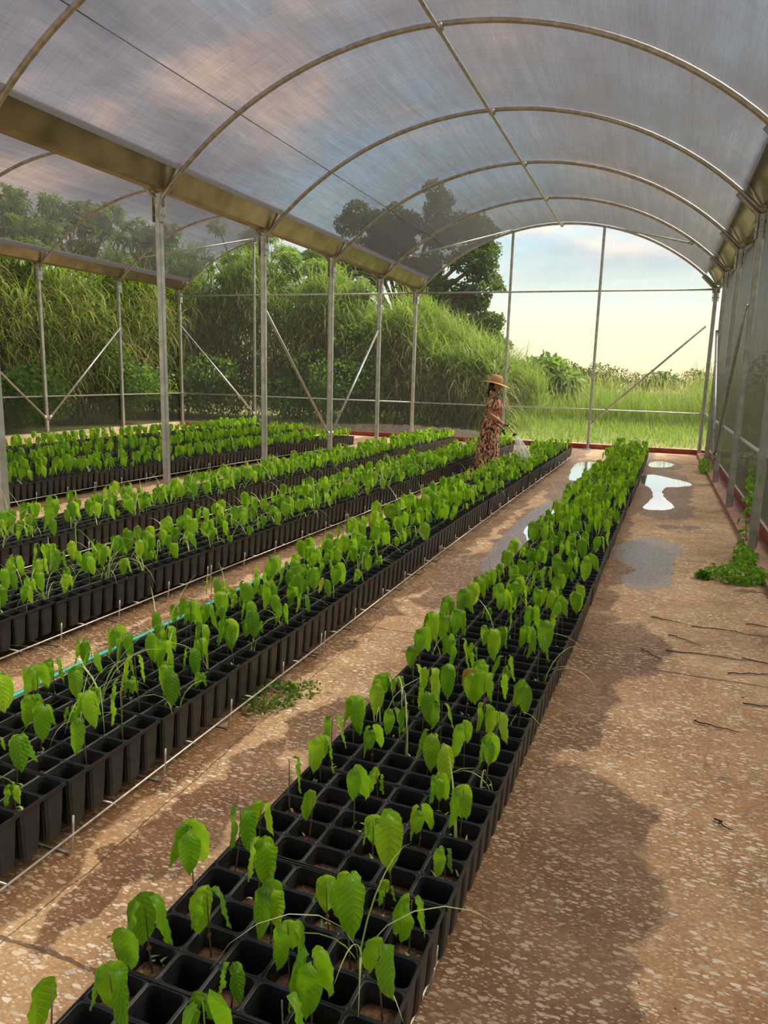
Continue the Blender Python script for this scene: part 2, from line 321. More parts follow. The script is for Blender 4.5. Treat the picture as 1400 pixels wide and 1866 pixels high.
# ------------------------------------------------------------------ mesh helpers
class MB:
    def __init__(s): s.v = []; s.f = []; s.uv = []; s.hasuv = False; s.n = 0
    def add(s, verts, faces, uvs=None):
        o = s.n; s.v.extend(verts); s.n += len(verts)
        s.f.extend([tuple(i + o for i in f) for f in faces])
        if uvs is not None: s.hasuv = True; s.uv.extend(uvs)
        return s
    def box(s, c, d, rot=None):
        vs = []
        for z in (-1, 1):
            for x, y in ((-1, -1), (1, -1), (1, 1), (-1, 1)):
                p = Vector((x * d[0] / 2, y * d[1] / 2, z * d[2] / 2))
                if rot: p = rot @ p
                vs.append(tuple(p + Vector(c)))
        return s.add(vs, [(3, 2, 1, 0), (4, 5, 6, 7), (0, 1, 5, 4), (1, 2, 6, 5), (2, 3, 7, 6), (3, 0, 4, 7)])
    def tube(s, pts, r, n=8, cap=True, rs=None):
        pts = [Vector(p) for p in pts]; vs = []; fs = []; up = None
        for i, p in enumerate(pts):
            t = (pts[min(i + 1, len(pts) - 1)] - pts[max(i - 1, 0)])
            if t.length < 1e-9: t = Vector((0, 0, 1))
            t.normalize()
            if up is None: up = Vector((0, 0, 1)) if abs(t.z) < 0.9 else Vector((1, 0, 0))
            a = t.cross(up)
            if a.length < 1e-6: a = t.orthogonal()
            a.normalize(); b = a.cross(t); up = b
            rr = rs[i] if rs else r
            for k in range(n):
                w = 2 * PI * k / n; vs.append(tuple(p + a * math.cos(w) * rr + b * math.sin(w) * rr))
        for i in range(len(pts) - 1):
            for k in range(n):
                k2 = (k + 1) % n; fs.append((i * n + k, i * n + k2, (i + 1) * n + k2, (i + 1) * n + k))
        if cap: fs.append(tuple(range(n))[::-1]); fs.append(tuple((len(pts) - 1) * n + k for k in range(n)))
        return s.add(vs, fs)
    def loft(s, rings, cap0=True, cap1=True):
        n = len(rings[0]); vs = [tuple(p) for r in rings for p in r]; fs = []
        for i in range(len(rings) - 1):
            for k in range(n):
                k2 = (k + 1) % n; fs.append((i * n + k, i * n + k2, (i + 1) * n + k2, (i + 1) * n + k))
        if cap0: fs.append(tuple(range(n))[::-1])
        if cap1: fs.append(tuple((len(rings) - 1) * n + k for k in range(n)))
        return s.add(vs, fs)
    def mesh(s, name, mat, smooth=False):
        me = bpy.data.meshes.new(name); me.from_pydata([tuple(v) for v in s.v], [], s.f)
        if s.hasuv:
            ul = me.uv_layers.new(name='UVMap')
            idx = np.empty(len(me.loops), dtype=np.int32); me.loops.foreach_get('vertex_index', idx)
            ul.data.foreach_set('uv', np.asarray(s.uv, dtype=np.float32)[idx].ravel())
        me.materials.append(MAT[mat] if isinstance(mat, str) else mat)
        if smooth: me.shade_smooth()
        me.update(); return me

def link(name, me, parent=None, loc=None, rz=0.0):
    o = bpy.data.objects.new(name, me); COL.objects.link(o)
    if parent is not None: o.parent = parent
    if loc is not None: o.location = loc
    if rz: o.rotation_euler = (0, 0, rz)
    return o
def tag(o, label=None, cat=None, group=None, kind=None):
    if label: o['label'] = label
    if cat: o['category'] = cat
    if group: o['group'] = group
    if kind: o['kind'] = kind
    return o
def thing(name, label, cat, loc=(0, 0, 0), rz=0.0, group=None):
    return tag(link(name, None, None, loc, rz), label, cat, group)
def struct(name, mb, mat, smooth=False, label=None):
    return tag(link(name, mb.mesh(name, mat, smooth)), label, None, None, 'structure')

ORD = ['zeroth', 'first', 'second', 'third', 'fourth', 'fifth', 'sixth', 'seventh', 'eighth', 'ninth', 'tenth', 'eleventh', 'twelfth', 'thirteenth', 'fourteenth', 'fifteenth', 'sixteenth', 'seventeenth', 'eighteenth', 'nineteenth', 'twentieth'] + \
      ['twenty-' + o for o in ('first', 'second', 'third', 'fourth', 'fifth', 'sixth', 'seventh', 'eighth', 'ninth')] + ['thirtieth'] + ['thirty-' + o for o in ('first', 'second', 'third', 'fourth', 'fifth', 'sixth', 'seventh', 'eighth', 'ninth')]

# ------------------------------------------------------------------ setting: floor, ground, kerbs
XL, XC, XR = -12.69, -5.78, 0.95
YE, YS, DY = 17.70, -2.30, 2.5
ZP, ZPL = 3.60, 3.68
struct('floor', MB().add([(XL - .1, YS - 1.5, 0), (XR + .25, YS - 1.5, 0), (XR + .25, YE + .05, 0), (XL - .1, YE + .05, 0)], [(0, 1, 2, 3)]), 'floor')
mb = MB(); G = 60
gx = np.linspace(-60, 60, G); gy = np.linspace(-8, 110, G)
vs = []
for y in gy:
    for x in gx: vs.append((x, y, -0.03))
mb.add(vs, [(j * G + i, j * G + i + 1, (j + 1) * G + i + 1, (j + 1) * G + i) for j in range(G - 1) for i in range(G - 1)])
struct('terrain', mb, 'ground')
struct('trim_1', MB().box((XR + .10, (YE + YS) / 2, 0.025), (0.20, YE - YS, 0.05)), 'ledge')
struct('trim_2', MB().box((XR + .205, (YE + YS) / 2, 0.08), (0.03, YE - YS, 0.16)), 'redpaint')
struct('trim_3', MB().box((XR + .215, (YE + YS) / 2, 0.17), (0.03, YE - YS, 0.02)), 'clip')
struct('trim_4', MB().box(((XC + XR) / 2 + .25, YE + .08, 0.055), (XR - XC + 1.0, 0.05, 0.11)), 'redpaint')
struct('trim_5', MB().box(((XC + XL) / 2 + .05, YE + .08, 0.055), (XC - XL, 0.05, 0.11)), 'redpaint')
struct('trim_6', MB().box((XL - .15, (YE + YS) / 2, 0.06), (0.22, YE - YS, 0.12)), 'kerb')
struct('path_outside', MB().add([(-7.3, YE + .2, -0.01), (6, YE + .2, -0.01), (6, YE + 1.6, -0.01), (-7.3, YE + 1.9, -0.01)], [(0, 1, 2, 3)]), 'gravel')
# dark mulch heap along the outside of the end wall
mb = MB(); vs = []; nx, ny = 60, 8
for j in range(ny):
    for i in range(nx):
        x = -9.5 + 5.6 * i / (nx - 1); y = 19.0 + 1.7 * j / (ny - 1)
        e = math.sin(PI * i / (nx - 1)) ** .5 * math.sin(PI * j / (ny - 1))
        vs.append((x, y, -0.04 + e * (0.14 + 0.12 * random.random())))
mb.add(vs, [(j * nx + i, j * nx + i + 1, (j + 1) * nx + i + 1, (j + 1) * nx + i) for j in range(ny - 1) for i in range(nx - 1)])
tag(link('mulch_heap', mb.mesh('mulch_heap', 'mulch')), 'dark strip of mulch on the ground just beyond the end wall', 'mulch', None, 'stuff')

# ------------------------------------------------------------------ arch geometry
def arc(x0, x1, z0, rise, n=28, dr=0.0):
    c = (x0 + x1) / 2; h = (x1 - x0) / 2; R = (h * h + rise * rise) / (2 * rise); cz = z0 + rise - R
    a0 = math.asin(h / R)
    return [(c + (R + dr) * math.sin(-a0 + 2 * a0 * i / n), cz + (R + dr) * math.cos(-a0 + 2 * a0 * i / n)) for i in range(n + 1)]
BAYS = [(XC + .05, XR + .06, ZP, 1.45), (XL + .05, XC - .05, ZPL - .02, 1.42)]
hoop_y = [YE - DY * k for k in range(9)]
side = ['main bay', 'left bay']
hoopmesh = []
for b, (x0, x1, z0, rise) in enumerate(BAYS):
    hoopmesh.append(MB().tube([(x, 0, z) for x, z in arc(x0, x1, z0, rise, 40)], 0.028, 10).mesh('roof_hoop', 'tube', True))
    cl = MB().tube([(0, -.035, 0), (0, .035, 0)], 0.042, 10).mesh('clamp', 'steel', True)
    for k, y in enumerate(hoop_y):
        where = 'far end wall' if k == 0 else ORD[k] + ' in from the end wall'
        t = thing('roof_hoop', f'curved galvanised roof hoop of the {side[b]}, {"at the end wall" if k == 0 else where}', 'hoop', (0, y, 0), 0, 'roof hoops of the ' + side[b])
        link('hoop_tube', hoopmesh[b], t)
        link('clamp', cl, t, ((x0 + x1) / 2, 0, z0 + rise - .03))
    # ridge tube and side cables
    xm = (x0 + x1) / 2
    tag(link('ridge_tube', MB().tube([(xm, YS, z0 + rise - .06), (xm, YE, z0 + rise - .06)], 0.02, 8).mesh('ridge_tube', 'tube', True)), f'long straight ridge tube under the hoops of the {side[b]}', 'tube')
    pr = arc(x0, x1, z0, rise, 40)
    for q, nm in ((7, 'left'), (33, 'right')):
        if q == 33 and b == 0: continue
        x, z = pr[q]
        tag(link('roof_cable', MB().tube([(x, YS, z + .03), (x, YE, z + .03)], 0.006, 5).mesh('roof_cable', 'cable', True)), f'thin dark cable along the {nm} slope of the {side[b]} roof', 'cable')

# roof nets: sag a little between hoops, built on curved surface
def roofnet(x0, x1, z0, rise, cut0, cut1):
    pr = [cut0] + [q for q in arc(x0, x1, z0, rise, 60, 0.035) if cut0[0] + .03 < q[0] < cut1[0] - .03] + [cut1]; ys = np.arange(YS, YE + .01, DY / 6)
    vs = []; n = len(pr)
    xm = (x0 + x1) / 2
    for y in ys:
        ph = ((YE - y) / DY) % 1.0; sag = 0.05 * math.sin(PI * ph)
        for i, (x, z) in enumerate(pr):
            e = abs((x - xm) / ((x1 - x0) / 2))
            if i in (0, n - 1): vs.append((x, y, z)); continue
            edge = 0
            vs.append((x - (x - xm) * 0.012 * math.sin(PI * ph), y, z - sag * (1 - e * .6) + edge))
    fs = [(j * n + i, j * n + i + 1, (j + 1) * n + i + 1, (j + 1) * n + i) for j in range(len(ys) - 1) for i in range(n - 1)]
    return MB().add(vs, fs)
struct('ceiling', roofnet(*BAYS[0], (XC + .265, ZP + .375), (XR + .12 - .265, ZP + .375)), 'roofnet', True)
struct('ceiling.001', roofnet(*BAYS[1], (XL + .265, ZPL + .375), (XC - .265, ZP + .375)), 'roofnet', True)

# walls of net
def panel(name, pts, mat):
    return struct(name, MB().add(pts, [tuple(range(len(pts)))]), mat)
for nm, (x0, x1, z0, rise) in (('wall_back', BAYS[0]), ('wall_back.001', BAYS[1])):
    pr = arc(x0, x1, z0, rise, 30)
    mb = MB(); vs = [(x0 - .05, YE + .05, .1), (x1 + .1, YE + .05, .1)] + [(x, YE + .05, z) for x, z in reversed(pr)]
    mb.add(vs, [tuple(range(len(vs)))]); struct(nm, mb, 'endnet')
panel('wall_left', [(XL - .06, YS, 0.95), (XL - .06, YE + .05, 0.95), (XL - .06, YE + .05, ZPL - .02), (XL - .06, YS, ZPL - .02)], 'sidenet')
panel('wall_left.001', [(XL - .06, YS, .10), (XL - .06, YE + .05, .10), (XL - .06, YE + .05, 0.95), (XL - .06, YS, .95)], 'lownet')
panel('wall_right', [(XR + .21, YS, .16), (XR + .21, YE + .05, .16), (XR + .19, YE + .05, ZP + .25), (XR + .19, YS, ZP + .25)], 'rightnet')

# gutters
def gutter_mesh():
    prof = [(-.27, .36), (-.255, .37), (-.09, .095), (-.05, .075), (.05, .075), (.09, .095), (.255, .37), (.27, .36), (.27, .35), (.245, .35), (.08, .11), (.045, .09), (-.045, .09), (-.08, .11), (-.245, .35), (-.27, .35)]
    return MB().loft([[(x, y, z) for x, z in prof] for y in (YS - .1, YE + .15)]).mesh('gutter', 'gutter')
gm = gutter_mesh()
strap = MB().loft([[(x, y, z) for x, z in [(-.275, .365), (-.1, .08), (-.05, .062), (.05, .062), (.1, .08), (.275, .365), (.28, .375), (.262, .375), (.09, .09), (-.09, .09), (-.262, .375), (-.28, .375)]] for y in (-.03, .03)]).mesh('gutter_strap', 'steel')
for x, z, nm in ((XC, ZP, 'between the two bays'), (XL, ZPL, 'on top of the far left wall'), (XR + .12, ZP, 'on top of the right wall')):
    t = thing('gutter', 'long folded metal roof gutter ' + nm, 'gutter', (x, 0, z), 0, 'roof gutters')
    link('gutter_channel', gm, t)
    for k in range(9): link('gutter_strap', strap, t, (0, hoop_y[k] + .06, 0))

# posts
def post_mesh(w, h, name='post_tube'):
    b = w / 2; c = .012
    sq = [(-b + c, -b), (b - c, -b), (b, -b + c), (b, b - c), (b - c, b), (-b + c, b), (-b, b - c), (-b, -b + c)]
    return MB().loft([[(x, y, z) for x, y in sq] for z in (0, h)]).mesh(name, 'steel')
brk = MB().box((.055, 0, -.14), (.012, .12, .28)).box((-.055, 0, -.14), (.012, .12, .28))
for zz_ in (-.2, -.07):
    for yy_ in (-.03, .03): brk.tube([(-.072, yy_, zz_), (.072, yy_, zz_)], .011, 6)
brk = brk.mesh('bracket', 'steel')
def fork_mesh():
    m = MB()
    for s in (-1, 1):
        m.tube([(s * .05, 0, -.1), (s * .05, 0, .0), (s * .16, 0, .11), (s * .30, 0, .25)], .03, 8)
    return m.mesh('fork', 'tube', True)
fork = fork_mesh()
basep = MB().box((0, 0, .006), (.16, .16, .012)).mesh('base_plate', 'steel')
def posts(X, Z, w, z0, names):
    pm = post_mesh(w, Z - z0)
    for k, y in enumerate(hoop_y):
        t = thing('steel_post', f'square galvanised steel post {names}, {"at the end wall corner" if k == 0 else ORD[k] + " in from the end wall"}', 'post', (X, y, z0), 0, 'posts ' + names)
        link('post_tube', pm, t); link('bracket', brk, t, (0, 0, Z - z0)); link('fork', fork, t, (0, 0, Z - z0))
        if z0 == 0: link('base_plate', basep, t)
posts(XC, ZP, .078, 0, 'between the two bays'); posts(XL, ZPL, .075, 0, 'along the far left wall'); posts(XR + .04, ZP, .078, .05, 'along the right wall')
def zroof(b, x):
    x0, x1, z0, rise = BAYS[b]; c = (x0 + x1) / 2; h = (x1 - x0) / 2; R = (h * h + rise * rise) / (2 * rise)
    return z0 + rise - R + math.sqrt(R * R - (x - c) ** 2)
for x, b, nm in ((-3.45, 0, 'left upright of the main bay end wall'), (-1.42, 0, 'right upright of the main bay end wall'), (-10.3, 1, 'left upright of the left bay end wall'), (-8.1, 1, 'right upright of the left bay end wall')):
    h = zroof(b, x) - .03
    t = thing('end_wall_post', 'slim galvanised ' + nm, 'post', (x, YE - .03, 0)); link('post_tube', post_mesh(.06, h), t); link('base_plate', basep, t)

def rod(name, a, b, r, label, cat='brace'):
    a = Vector(a); b = Vector(b); d = (b - a).normalized()
    t = thing(name, label, cat, tuple(a))
    link(name + '_tube', MB().tube([(0, 0, 0), b - a], r, 8).mesh(name, 'steel', True), t)
    if cat == 'brace':
        link('end_fitting', MB().tube([-d * .03, d * .07], r * 1.55, 8).mesh('end_fitting', 'steel', True), t)
rod('rail', (XC, YE - .02, ZP - .03), (XR, YE - .02, ZP - .03), .02, 'high horizontal rail across the end wall of the main bay', 'rail')
rod('rail', (XL, YE - .02, ZP - .03), (XC, YE - .02, ZP - .03), .02, 'high horizontal rail across the end wall of the left bay', 'rail')
rod('rail', (XC, YE + .0, .92), (XR, YE + .0, .92), .014, 'low horizontal rail across the end wall of the main bay', 'rail')
rod('rail', (XL, YE + .0, .92), (XC, YE + .0, .92), .014, 'low horizontal rail across the end wall of the left bay', 'rail')
rod('rail', (XL - .02, YS, .92), (XL - .02, YE, .92), .017, 'low horizontal rail along the far left wall', 'rail')
rod('rail', (XR + .09, YS, .92), (XR + .09, YE, .92), .022, 'low horizontal rail along the right wall', 'rail')
for X, nm in ((XL + .04, 'far left wall'), (XC, 'posts between the bays'), (XR - .02, 'right wall')):
    rod('brace', (X, YE - 2 * DY + .05, .45), (X, YE - DY - .02, 2.55), .024, f'diagonal brace on the {nm}, rising towards the end wall')
    rod('brace', (X, YE - 2 * DY - .05, .45), (X, YE - 3 * DY + .02, 2.55), .024, f'diagonal brace on the {nm}, rising towards the camera')
rod('brace', (-1.42, YE - .08, .58), (XR - .1, YE - .08, 2.8), .022, 'diagonal brace at the right corner of the end wall')
rod('brace', (-10.3, YE - .08, .45), (XL + .1, YE - .08, 2.75), .022, 'diagonal brace at the left corner of the end wall')
rod('roof_brace', (-5.15, YE - DY, 4.04), (-3.47, YE - .05, 4.95), .018, 'slanting roof brace at the far left of the main bay roof')
rod('roof_brace', (0.34, YE - DY, 4.12), (-1.42, YE - .05, 4.95), .018, 'slanting roof brace at the far right of the main bay roof')
rod('roof_brace', (-12.0, YE - DY, 4.2), (-10.3, YE - .05, 5.0), .018, 'slanting roof brace at the far left of the left bay roof')
rod('roof_brace', (-6.4, YE - DY, 4.2), (-8.1, YE - .05, 5.0), .018, 'slanting roof brace at the far right of the left bay roof')

# ------------------------------------------------------------------ seedling trays
PX, PY, NX, NY = 0.1067, 0.0945, 6, 5
TW, TL = PX * NX, PY * NY
ZRIM, ZBOT = 0.268, 0.085
def rr(cx_, cy_, hx, hy, z, rad, n=16):
    ring = []
    for k in range(n):
        q, r_ = divmod(k, n // 4); a = PI / 2 * (r_ / (n // 4 - 1)) + q * PI / 2
        sx_ = (1, -1, -1, 1)[q]; sy_ = (1, 1, -1, -1)[q]
        ring.append((cx_ + sx_ * (hx - rad) + rad * math.cos(a), cy_ + sy_ * (hy - rad) + rad * math.sin(a), z))
    return ring
def tray_mesh():
    m = MB()
    for i in range(NX):
        for j in range(NY):
            cx_ = (i + .5) * PX - TW / 2; cy_ = (j + .5) * PY - TL / 2
            rad = .016
            rings = [rr(cx_, cy_, PX / 2, PY / 2, -.003, .0012), rr(cx_, cy_, PX / 2 - .0028, PY / 2 - .0028, 0.0, .006),
                     rr(cx_, cy_, PX / 2 - .0052, PY / 2 - .0052, -.001, rad), rr(cx_, cy_, PX / 2 - .008, PY / 2 - .007, -.018, rad + .002),
                     rr(cx_, cy_, PX / 2 - .011, PY / 2 - .010, -.09, rad), rr(cx_, cy_, PX / 2 - .018, PY / 2 - .016, ZBOT - ZRIM + .006, rad)]
            m.loft(rings, False, True)
            # outer pot wall
            n = 24; ro = []
            for (z, ins, rib) in ((-.004, .003, 0), (-.02, .004, .0), (-.022, .0055, .0012), (-.10, .009, .0018), (ZBOT - ZRIM + .01, .0145, .0018), (ZBOT - ZRIM, .019, 0)):
                base = rr(cx_, cy_, PX / 2 - ins, PY / 2 - ins, z, .013, n); ring = []
                for k, (x, y, zz_) in enumerate(base):
                    f = 1 - rib / .045 * (k % 3 == 1); ring.append((cx_ + (x - cx_) * f, cy_ + (y - cy_) * f, zz_))
                ro.append(ring)
            m.loft(ro, False, True)
    # web gussets between pots: small raised bridges in the empty corners
    me = m.mesh('tray_body', 'plastic', False)
    return me
def lip_mesh():
    m = MB(); hx, hy = TW / 2, TL / 2
    for (a, b) in (((-hx, -hy), (hx, -hy)), ((hx, -hy), (hx, hy)), ((hx, hy), (-hx, hy)), ((-hx, hy), (-hx, -hy))):
        c = ((a[0] + b[0]) / 2, (a[1] + b[1]) / 2, -.004); d = (abs(a[0] - b[0]) + .003, abs(a[1] - b[1]) + .003)
        m.box(c, (max(d[0], .004), max(d[1], .004), .013))
    return m.mesh('rim', 'plastic')
SOILZ = -.048
def soil_mesh():
    m = MB()
    for i in range(NX):
        for j in range(NY):
            if (i + j) % 2: continue
            cx_ = (i + .5) * PX - TW / 2; cy_ = (j + .5) * PY - TL / 2
            ring = rr(cx_, cy_, PX / 2 - .009, PY / 2 - .0082, SOILZ - .004, .016)
            ring = [(x, y, z + random.uniform(-.003, .003)) for x, y, z in ring]
            ring2 = [(cx_ + (x - cx_) * .5, cy_ + (y - cy_) * .5, SOILZ + random.uniform(-.002, .006)) for x, y, z in ring]
            m.loft([ring, ring2], False, True)
    return m.mesh('soil', 'soil', True)
TRAY, LIP, SOIL = tray_mesh(), lip_mesh(), soil_mesh()

def interp(tab, y):
    return float(np.interp(y, [t[0] for t in tab], [t[1] for t in tab]))
ROWS = [  # name, right edge as (y, x), first y, last y
    ('right-hand row', [(0, -.42), (1.5, -.40), (2.4, -.37), (4.1, -.30), (7.6, -.23), (10.4, -.15), (15.5, -.04)], .55, 15.5),
    ('second row from right', [(0, -1.715), (3, -1.69), (7, -1.665), (15.5, -1.49)], .95, 15.1),
    ('third row from right', [(0, -3.17), (3, -3.15), (5.5, -3.03), (8, -2.93), (12, -2.81), (15.5, -2.66)], 2.0, 15.1),
    ('fourth row from right', [(0, -4.50), (6, -4.40), (15.8, -4.12)], 3.0, 15.8),
    ('front row of left bay', [(0, -6.74), (8, -6.68), (11.4, -6.43), (14.7, -6.02)], 4.8, 14.6),
    ('middle row of left bay', [(0, -8.02), (8, -7.98), (14.7, -7.5)], 5.6, 15.3),
    ('back row of left bay', [(0, -9.5), (8, -9.45), (15, -9.15)], 7.0, 16.3),
]
cells = []   # (depth or None, row, tray, rank, col, x, y, z, rot)
rackm = {}
def rack_mesh(n):
    if n in rackm: return rackm[n]
    L = n * (TL + .006); a = MB(); b = MB(); c = MB()
    hw = TW / 2 + .012
    rails = []
    for x, z in ((-hw, .082), (hw, .082)):
        rails.append(MB().tube([(x, 0, z), (x, L, z)], .0042, 6).mesh('rail', 'wire', True))
    for x in (-.12, .12): b.tube([(x, 0, .076), (x, L, .076)], .0035, 6)
    leg = MB().tube([(-hw - .006, 0, .15), (-hw - .003, 0, .10), (-hw + .01, 0, .012), (-hw + .035, 0, .005), (hw - .035, 0, .005), (hw - .01, 0, .012), (hw + .003, 0, .10), (hw + .006, 0, .15)], .0042, 6).mesh('leg', 'wire', True)
    cross = MB().tube([(-hw, 0, .074), (hw, 0, .074)], .0035, 6).mesh('crossbar', 'wire', True)
    rackm[n] = (rails, b.mesh('inner_rail', 'wire', True), leg, cross, L); return rackm[n]
ntray = 0
for ri, (rname, tab, y0, y1) in enumerate(ROWS):
    n = int((y1 - y0) / (TL + .006)); vis = 0; ylist = []
    yy_ = y1 - n * (TL + .006)
    for ti in range(n):
        yc = yy_ + (ti + .5) * (TL + .006); xr_ = interp(tab, yc)
        slope = (interp(tab, yc + .5) - interp(tab, yc - .5)); rz = -math.atan(slope)
        xc_ = xr_ - TW / 2 + random.uniform(-.006, .006); rz += random.uniform(-.008, .008)
        if in_view(xc_ + .32, yc + .2, .4, 60) is None and in_view(xc_, yc, .3, 60) is None and in_view(xc_ - .3, yc, .3, 60) is None and in_view(xc_ + .3, yc, .0, 60) is None:
            seen = False
        else: seen = True
        if seen: vis += 1
        zr = ZRIM + random.uniform(-.003, .003)
        nm = ORD[vis] + ' tray from camera' if seen else 'tray before the frame edge'
        t = thing('seedling_tray', f'black plastic seedling tray, {rname}, {ORD[vis]} from the camera' if seen else f'black seedling tray of the {rname}, just outside the frame', 'tray', (xc_, yc, zr), rz, 'seedling trays of the ' + rname)
        link('tray_body', TRAY, t); link('rim', LIP, t); link('soil', SOIL, t)
        ntray += 1
        c_, s_ = math.cos(rz), math.sin(rz)
        for i in range(NX):
            for j in range(NY):
                if (i + j) % 2 or random.random() < .07: continue
                lx = (i + .5) * PX - TW / 2 + random.uniform(-.012, .012); ly = (j + .5) * PY - TL / 2 + random.uniform(-.01, .01)
                x = xc_ + lx * c_ - ly * s_; y = yc + lx * s_ + ly * c_
                cells.append((in_view(x, y, zr + .12, 10), ri, vis, j, i, x, y, zr + SOILZ, seen))
    # racks, five trays to a section
    k = 0; sec = 0
    while k < n:
        m = min(5, n - k); ya = yy_ + k * (TL + .006); L = m * (TL + .006)
        xa = interp(tab, ya) - TW / 2; xb = interp(tab, ya + L) - TW / 2
        rails, inner, leg, cross, L = rack_mesh(m); sec += 1
        t = thing('wire_rack', f'wire rack under the {rname}, {ORD[sec]} section from the camera', 'rack', (xa, ya, 0), -math.atan2(xb - xa, L), 'wire racks under the ' + rname)
        if ri == 0: t.scale = (.87, 1, 1)
        for r_ in rails: link('rail', r_, t)
        link('inner_rail', inner, t)
        for q in range(m + 1):
            yq = min(max(q * (TL + .006), .02), L - .02); lo = link('leg', leg, t, (0, yq, 0)); lo.scale = (1 - 0.012 * (q % 2), 1, 1)
            if q < m: link('crossbar', cross, t, (0, yq + .2, 0))
        k += m

# ---- seedlings
def leaf_geo(L, Wd, az, droop, fold, seg_l, seg_w, base, wave=1.0, twist=0.0):
    """one ovate pointed leaf that arches off the stem top and hangs down"""
    vs = []; uv = []; p = Vector((0, 0, 0)); ph = random.uniform(0, 6.28)
    pts = []; ang = math.radians(35); nstep = seg_l
    pet = .014
    p = Vector((pet * .7, 0, pet * .35)); pts.append((p.copy(), ang)); d = L / nstep
    for k in range(nstep):
        t = (k + .5) / nstep
        ang = math.radians(35) - (math.radians(35) + droop) * min(1, (t / .22)) ** .8
        ang += math.radians(4) * math.sin(t * 7 + ph)
        p = p + Vector((math.cos(ang), 0, math.sin(ang))) * d; pts.append((p.copy(), ang))
    ca, sa = math.cos(az), math.sin(az)
    for k, (q, a) in enumerate(pts):
        t = k / nstep
        w = Wd * .5 * (max(0, math.sin(PI * min(1, t * 1.0) ** .80)) ** .68) if t < 1 else 0
        if t > .86: w *= .62
        tw = twist * t
        nrm = Vector((-math.sin(a), 0, math.cos(a)))
        for s in range(seg_w + 1):
            u = s / seg_w * 2 - 1
            y = u * w; off = -abs(u) ** 1.25 * w * fold + .0026 * wave * math.sin(t * 42 + abs(u) * 3 + ph) * (1 - abs(u) * .3) * (t < .93) + .003 * wave * math.sin(t * 15 + ph + u * 2) * abs(u)
            v = q + nrm * off + Vector((0, y, 0))
            y2 = v.y * math.cos(tw) - v.x * math.sin(tw) * 0; v.y = y2
            v = Vector((v.x * ca - v.y * sa, v.x * sa + v.y * ca, v.z)) + base
            vs.append(tuple(v)); uv.append((u * .5 + .5, t))
    m = seg_w + 1
    fs = [(k * m + s, k * m + s + 1, (k + 1) * m + s + 1, (k + 1) * m + s) for k in range(nstep) for s in range(seg_w)]
    return vs, fs, uv

def make_variant(seed, far):
    random.seed(seed)
    h = random.uniform(.185, .25) if seed % 7 else .12
    nl = random.choice([1, 2, 2, 3, 3]); lean = Vector((random.uniform(-.02, .02), random.uniform(-.02, .02), 0))
    stem = [Vector((0, 0, -.005)), Vector((0, 0, h * .35)) + lean * .5, Vector((0, 0, h * .7)) + lean * .8, Vector((0, 0, h)) + lean]
    az0 = random.uniform(0, 2 * PI); leaves = []
    for q in range(nl):
        az = az0 + q * 2 * PI / nl * random.uniform(.75, 1.1) + random.uniform(-.3, .3)
        L = random.uniform(.125, .178) * (1 if q < 2 else .72); Wd = L * random.uniform(.38, .48)
        if seed % 7 == 0: L *= .6; Wd *= .6
        leaves.append(leaf_geo(L, Wd, az, math.radians(random.uniform(76, 90)), random.uniform(.15, .6), 5 if far else 13, 2 if far else 6, stem[-1] - Vector((0, 0, .006 * q)), .0 if far else 1.0))
    return stem, leaves, random.random() < .18
NV = 16
near = []
for v in range(NV):
    stem, leaves, husk = make_variant(100 + v, False)
    sm = MB().tube(stem, .0018, 6, rs=[.0024, .0020, .0017, .0015]).mesh('stem', 'stem', True)
    lm_ = []
    for vs, fs, uv in leaves: lm_.append(MB().add(vs, fs, uv).mesh('leaf', 'leaf', True))
    hm = None
    if husk:
        q = stem[1]; hb = MB()
        hb.loft([[(q.x + r_ * math.cos(a * PI / 3), q.y + r_ * .7 * math.sin(a * PI / 3), q.z + dz) for a in range(6)] for r_, dz in ((.002, -.009), (.0055, -.004), (.006, .002), (.003, .007))])
        hm = hb.mesh('seed_husk', 'husk', True)
    near.append((sm, lm_, hm))
yellow_leaf = None
random.seed(11)
vis = sorted([c for c in cells if c[0] is not None], key=lambda c: c[0])
NEAR_N = 300
chosen = vis[:NEAR_N]; chosen_ids = set(id(c) for c in chosen)
cw = ['zero', 'first', 'second', 'third', 'fourth', 'fifth', 'sixth']
look = {0: 'leafless', 1: 'single-leaved', 2: 'two-leaved', 3: 'three-leaved'}
rshort = {'right-hand row': 'right-hand row'}
special = {60: 'deadleaf', 150: 'leafyellow', 210: 'leafyellow'}
for k, c in enumerate(chosen):
    _, ri, ti, j, i, x, y, z, _s = c
    vi = random.randrange(NV); sm, lms, hm = near[vi]
    rk = f'{ORD[ti]} tray from camera, {cw[j + 1]} rank, {cw[i + 1]} cell from left'
    lab = f'{look[len(lms)]} seedling, {ROWS[ri][0]}, {rk}'
    t = thing('cacao_seedling', lab, 'seedling', (x, y, z), random.uniform(0, 6.28), 'potted seedlings')
    sc = random.uniform(.78, 1.08); t.scale = (sc, sc, sc)
    link('stem', sm, t)
    for lm_ in lms:
        lo = link('leaf', lm_, t)
        if k in special and lm_ is lms[0]:
            me2 = lm_.copy(); me2.materials[0] = MAT[special[k]]; lo.data = me2
            lo['label'] = 'withered brown leaf' if special[k] == 'deadleaf' else 'pale yellow leaf'
    if hm is not None: link('seed_husk', hm, t)
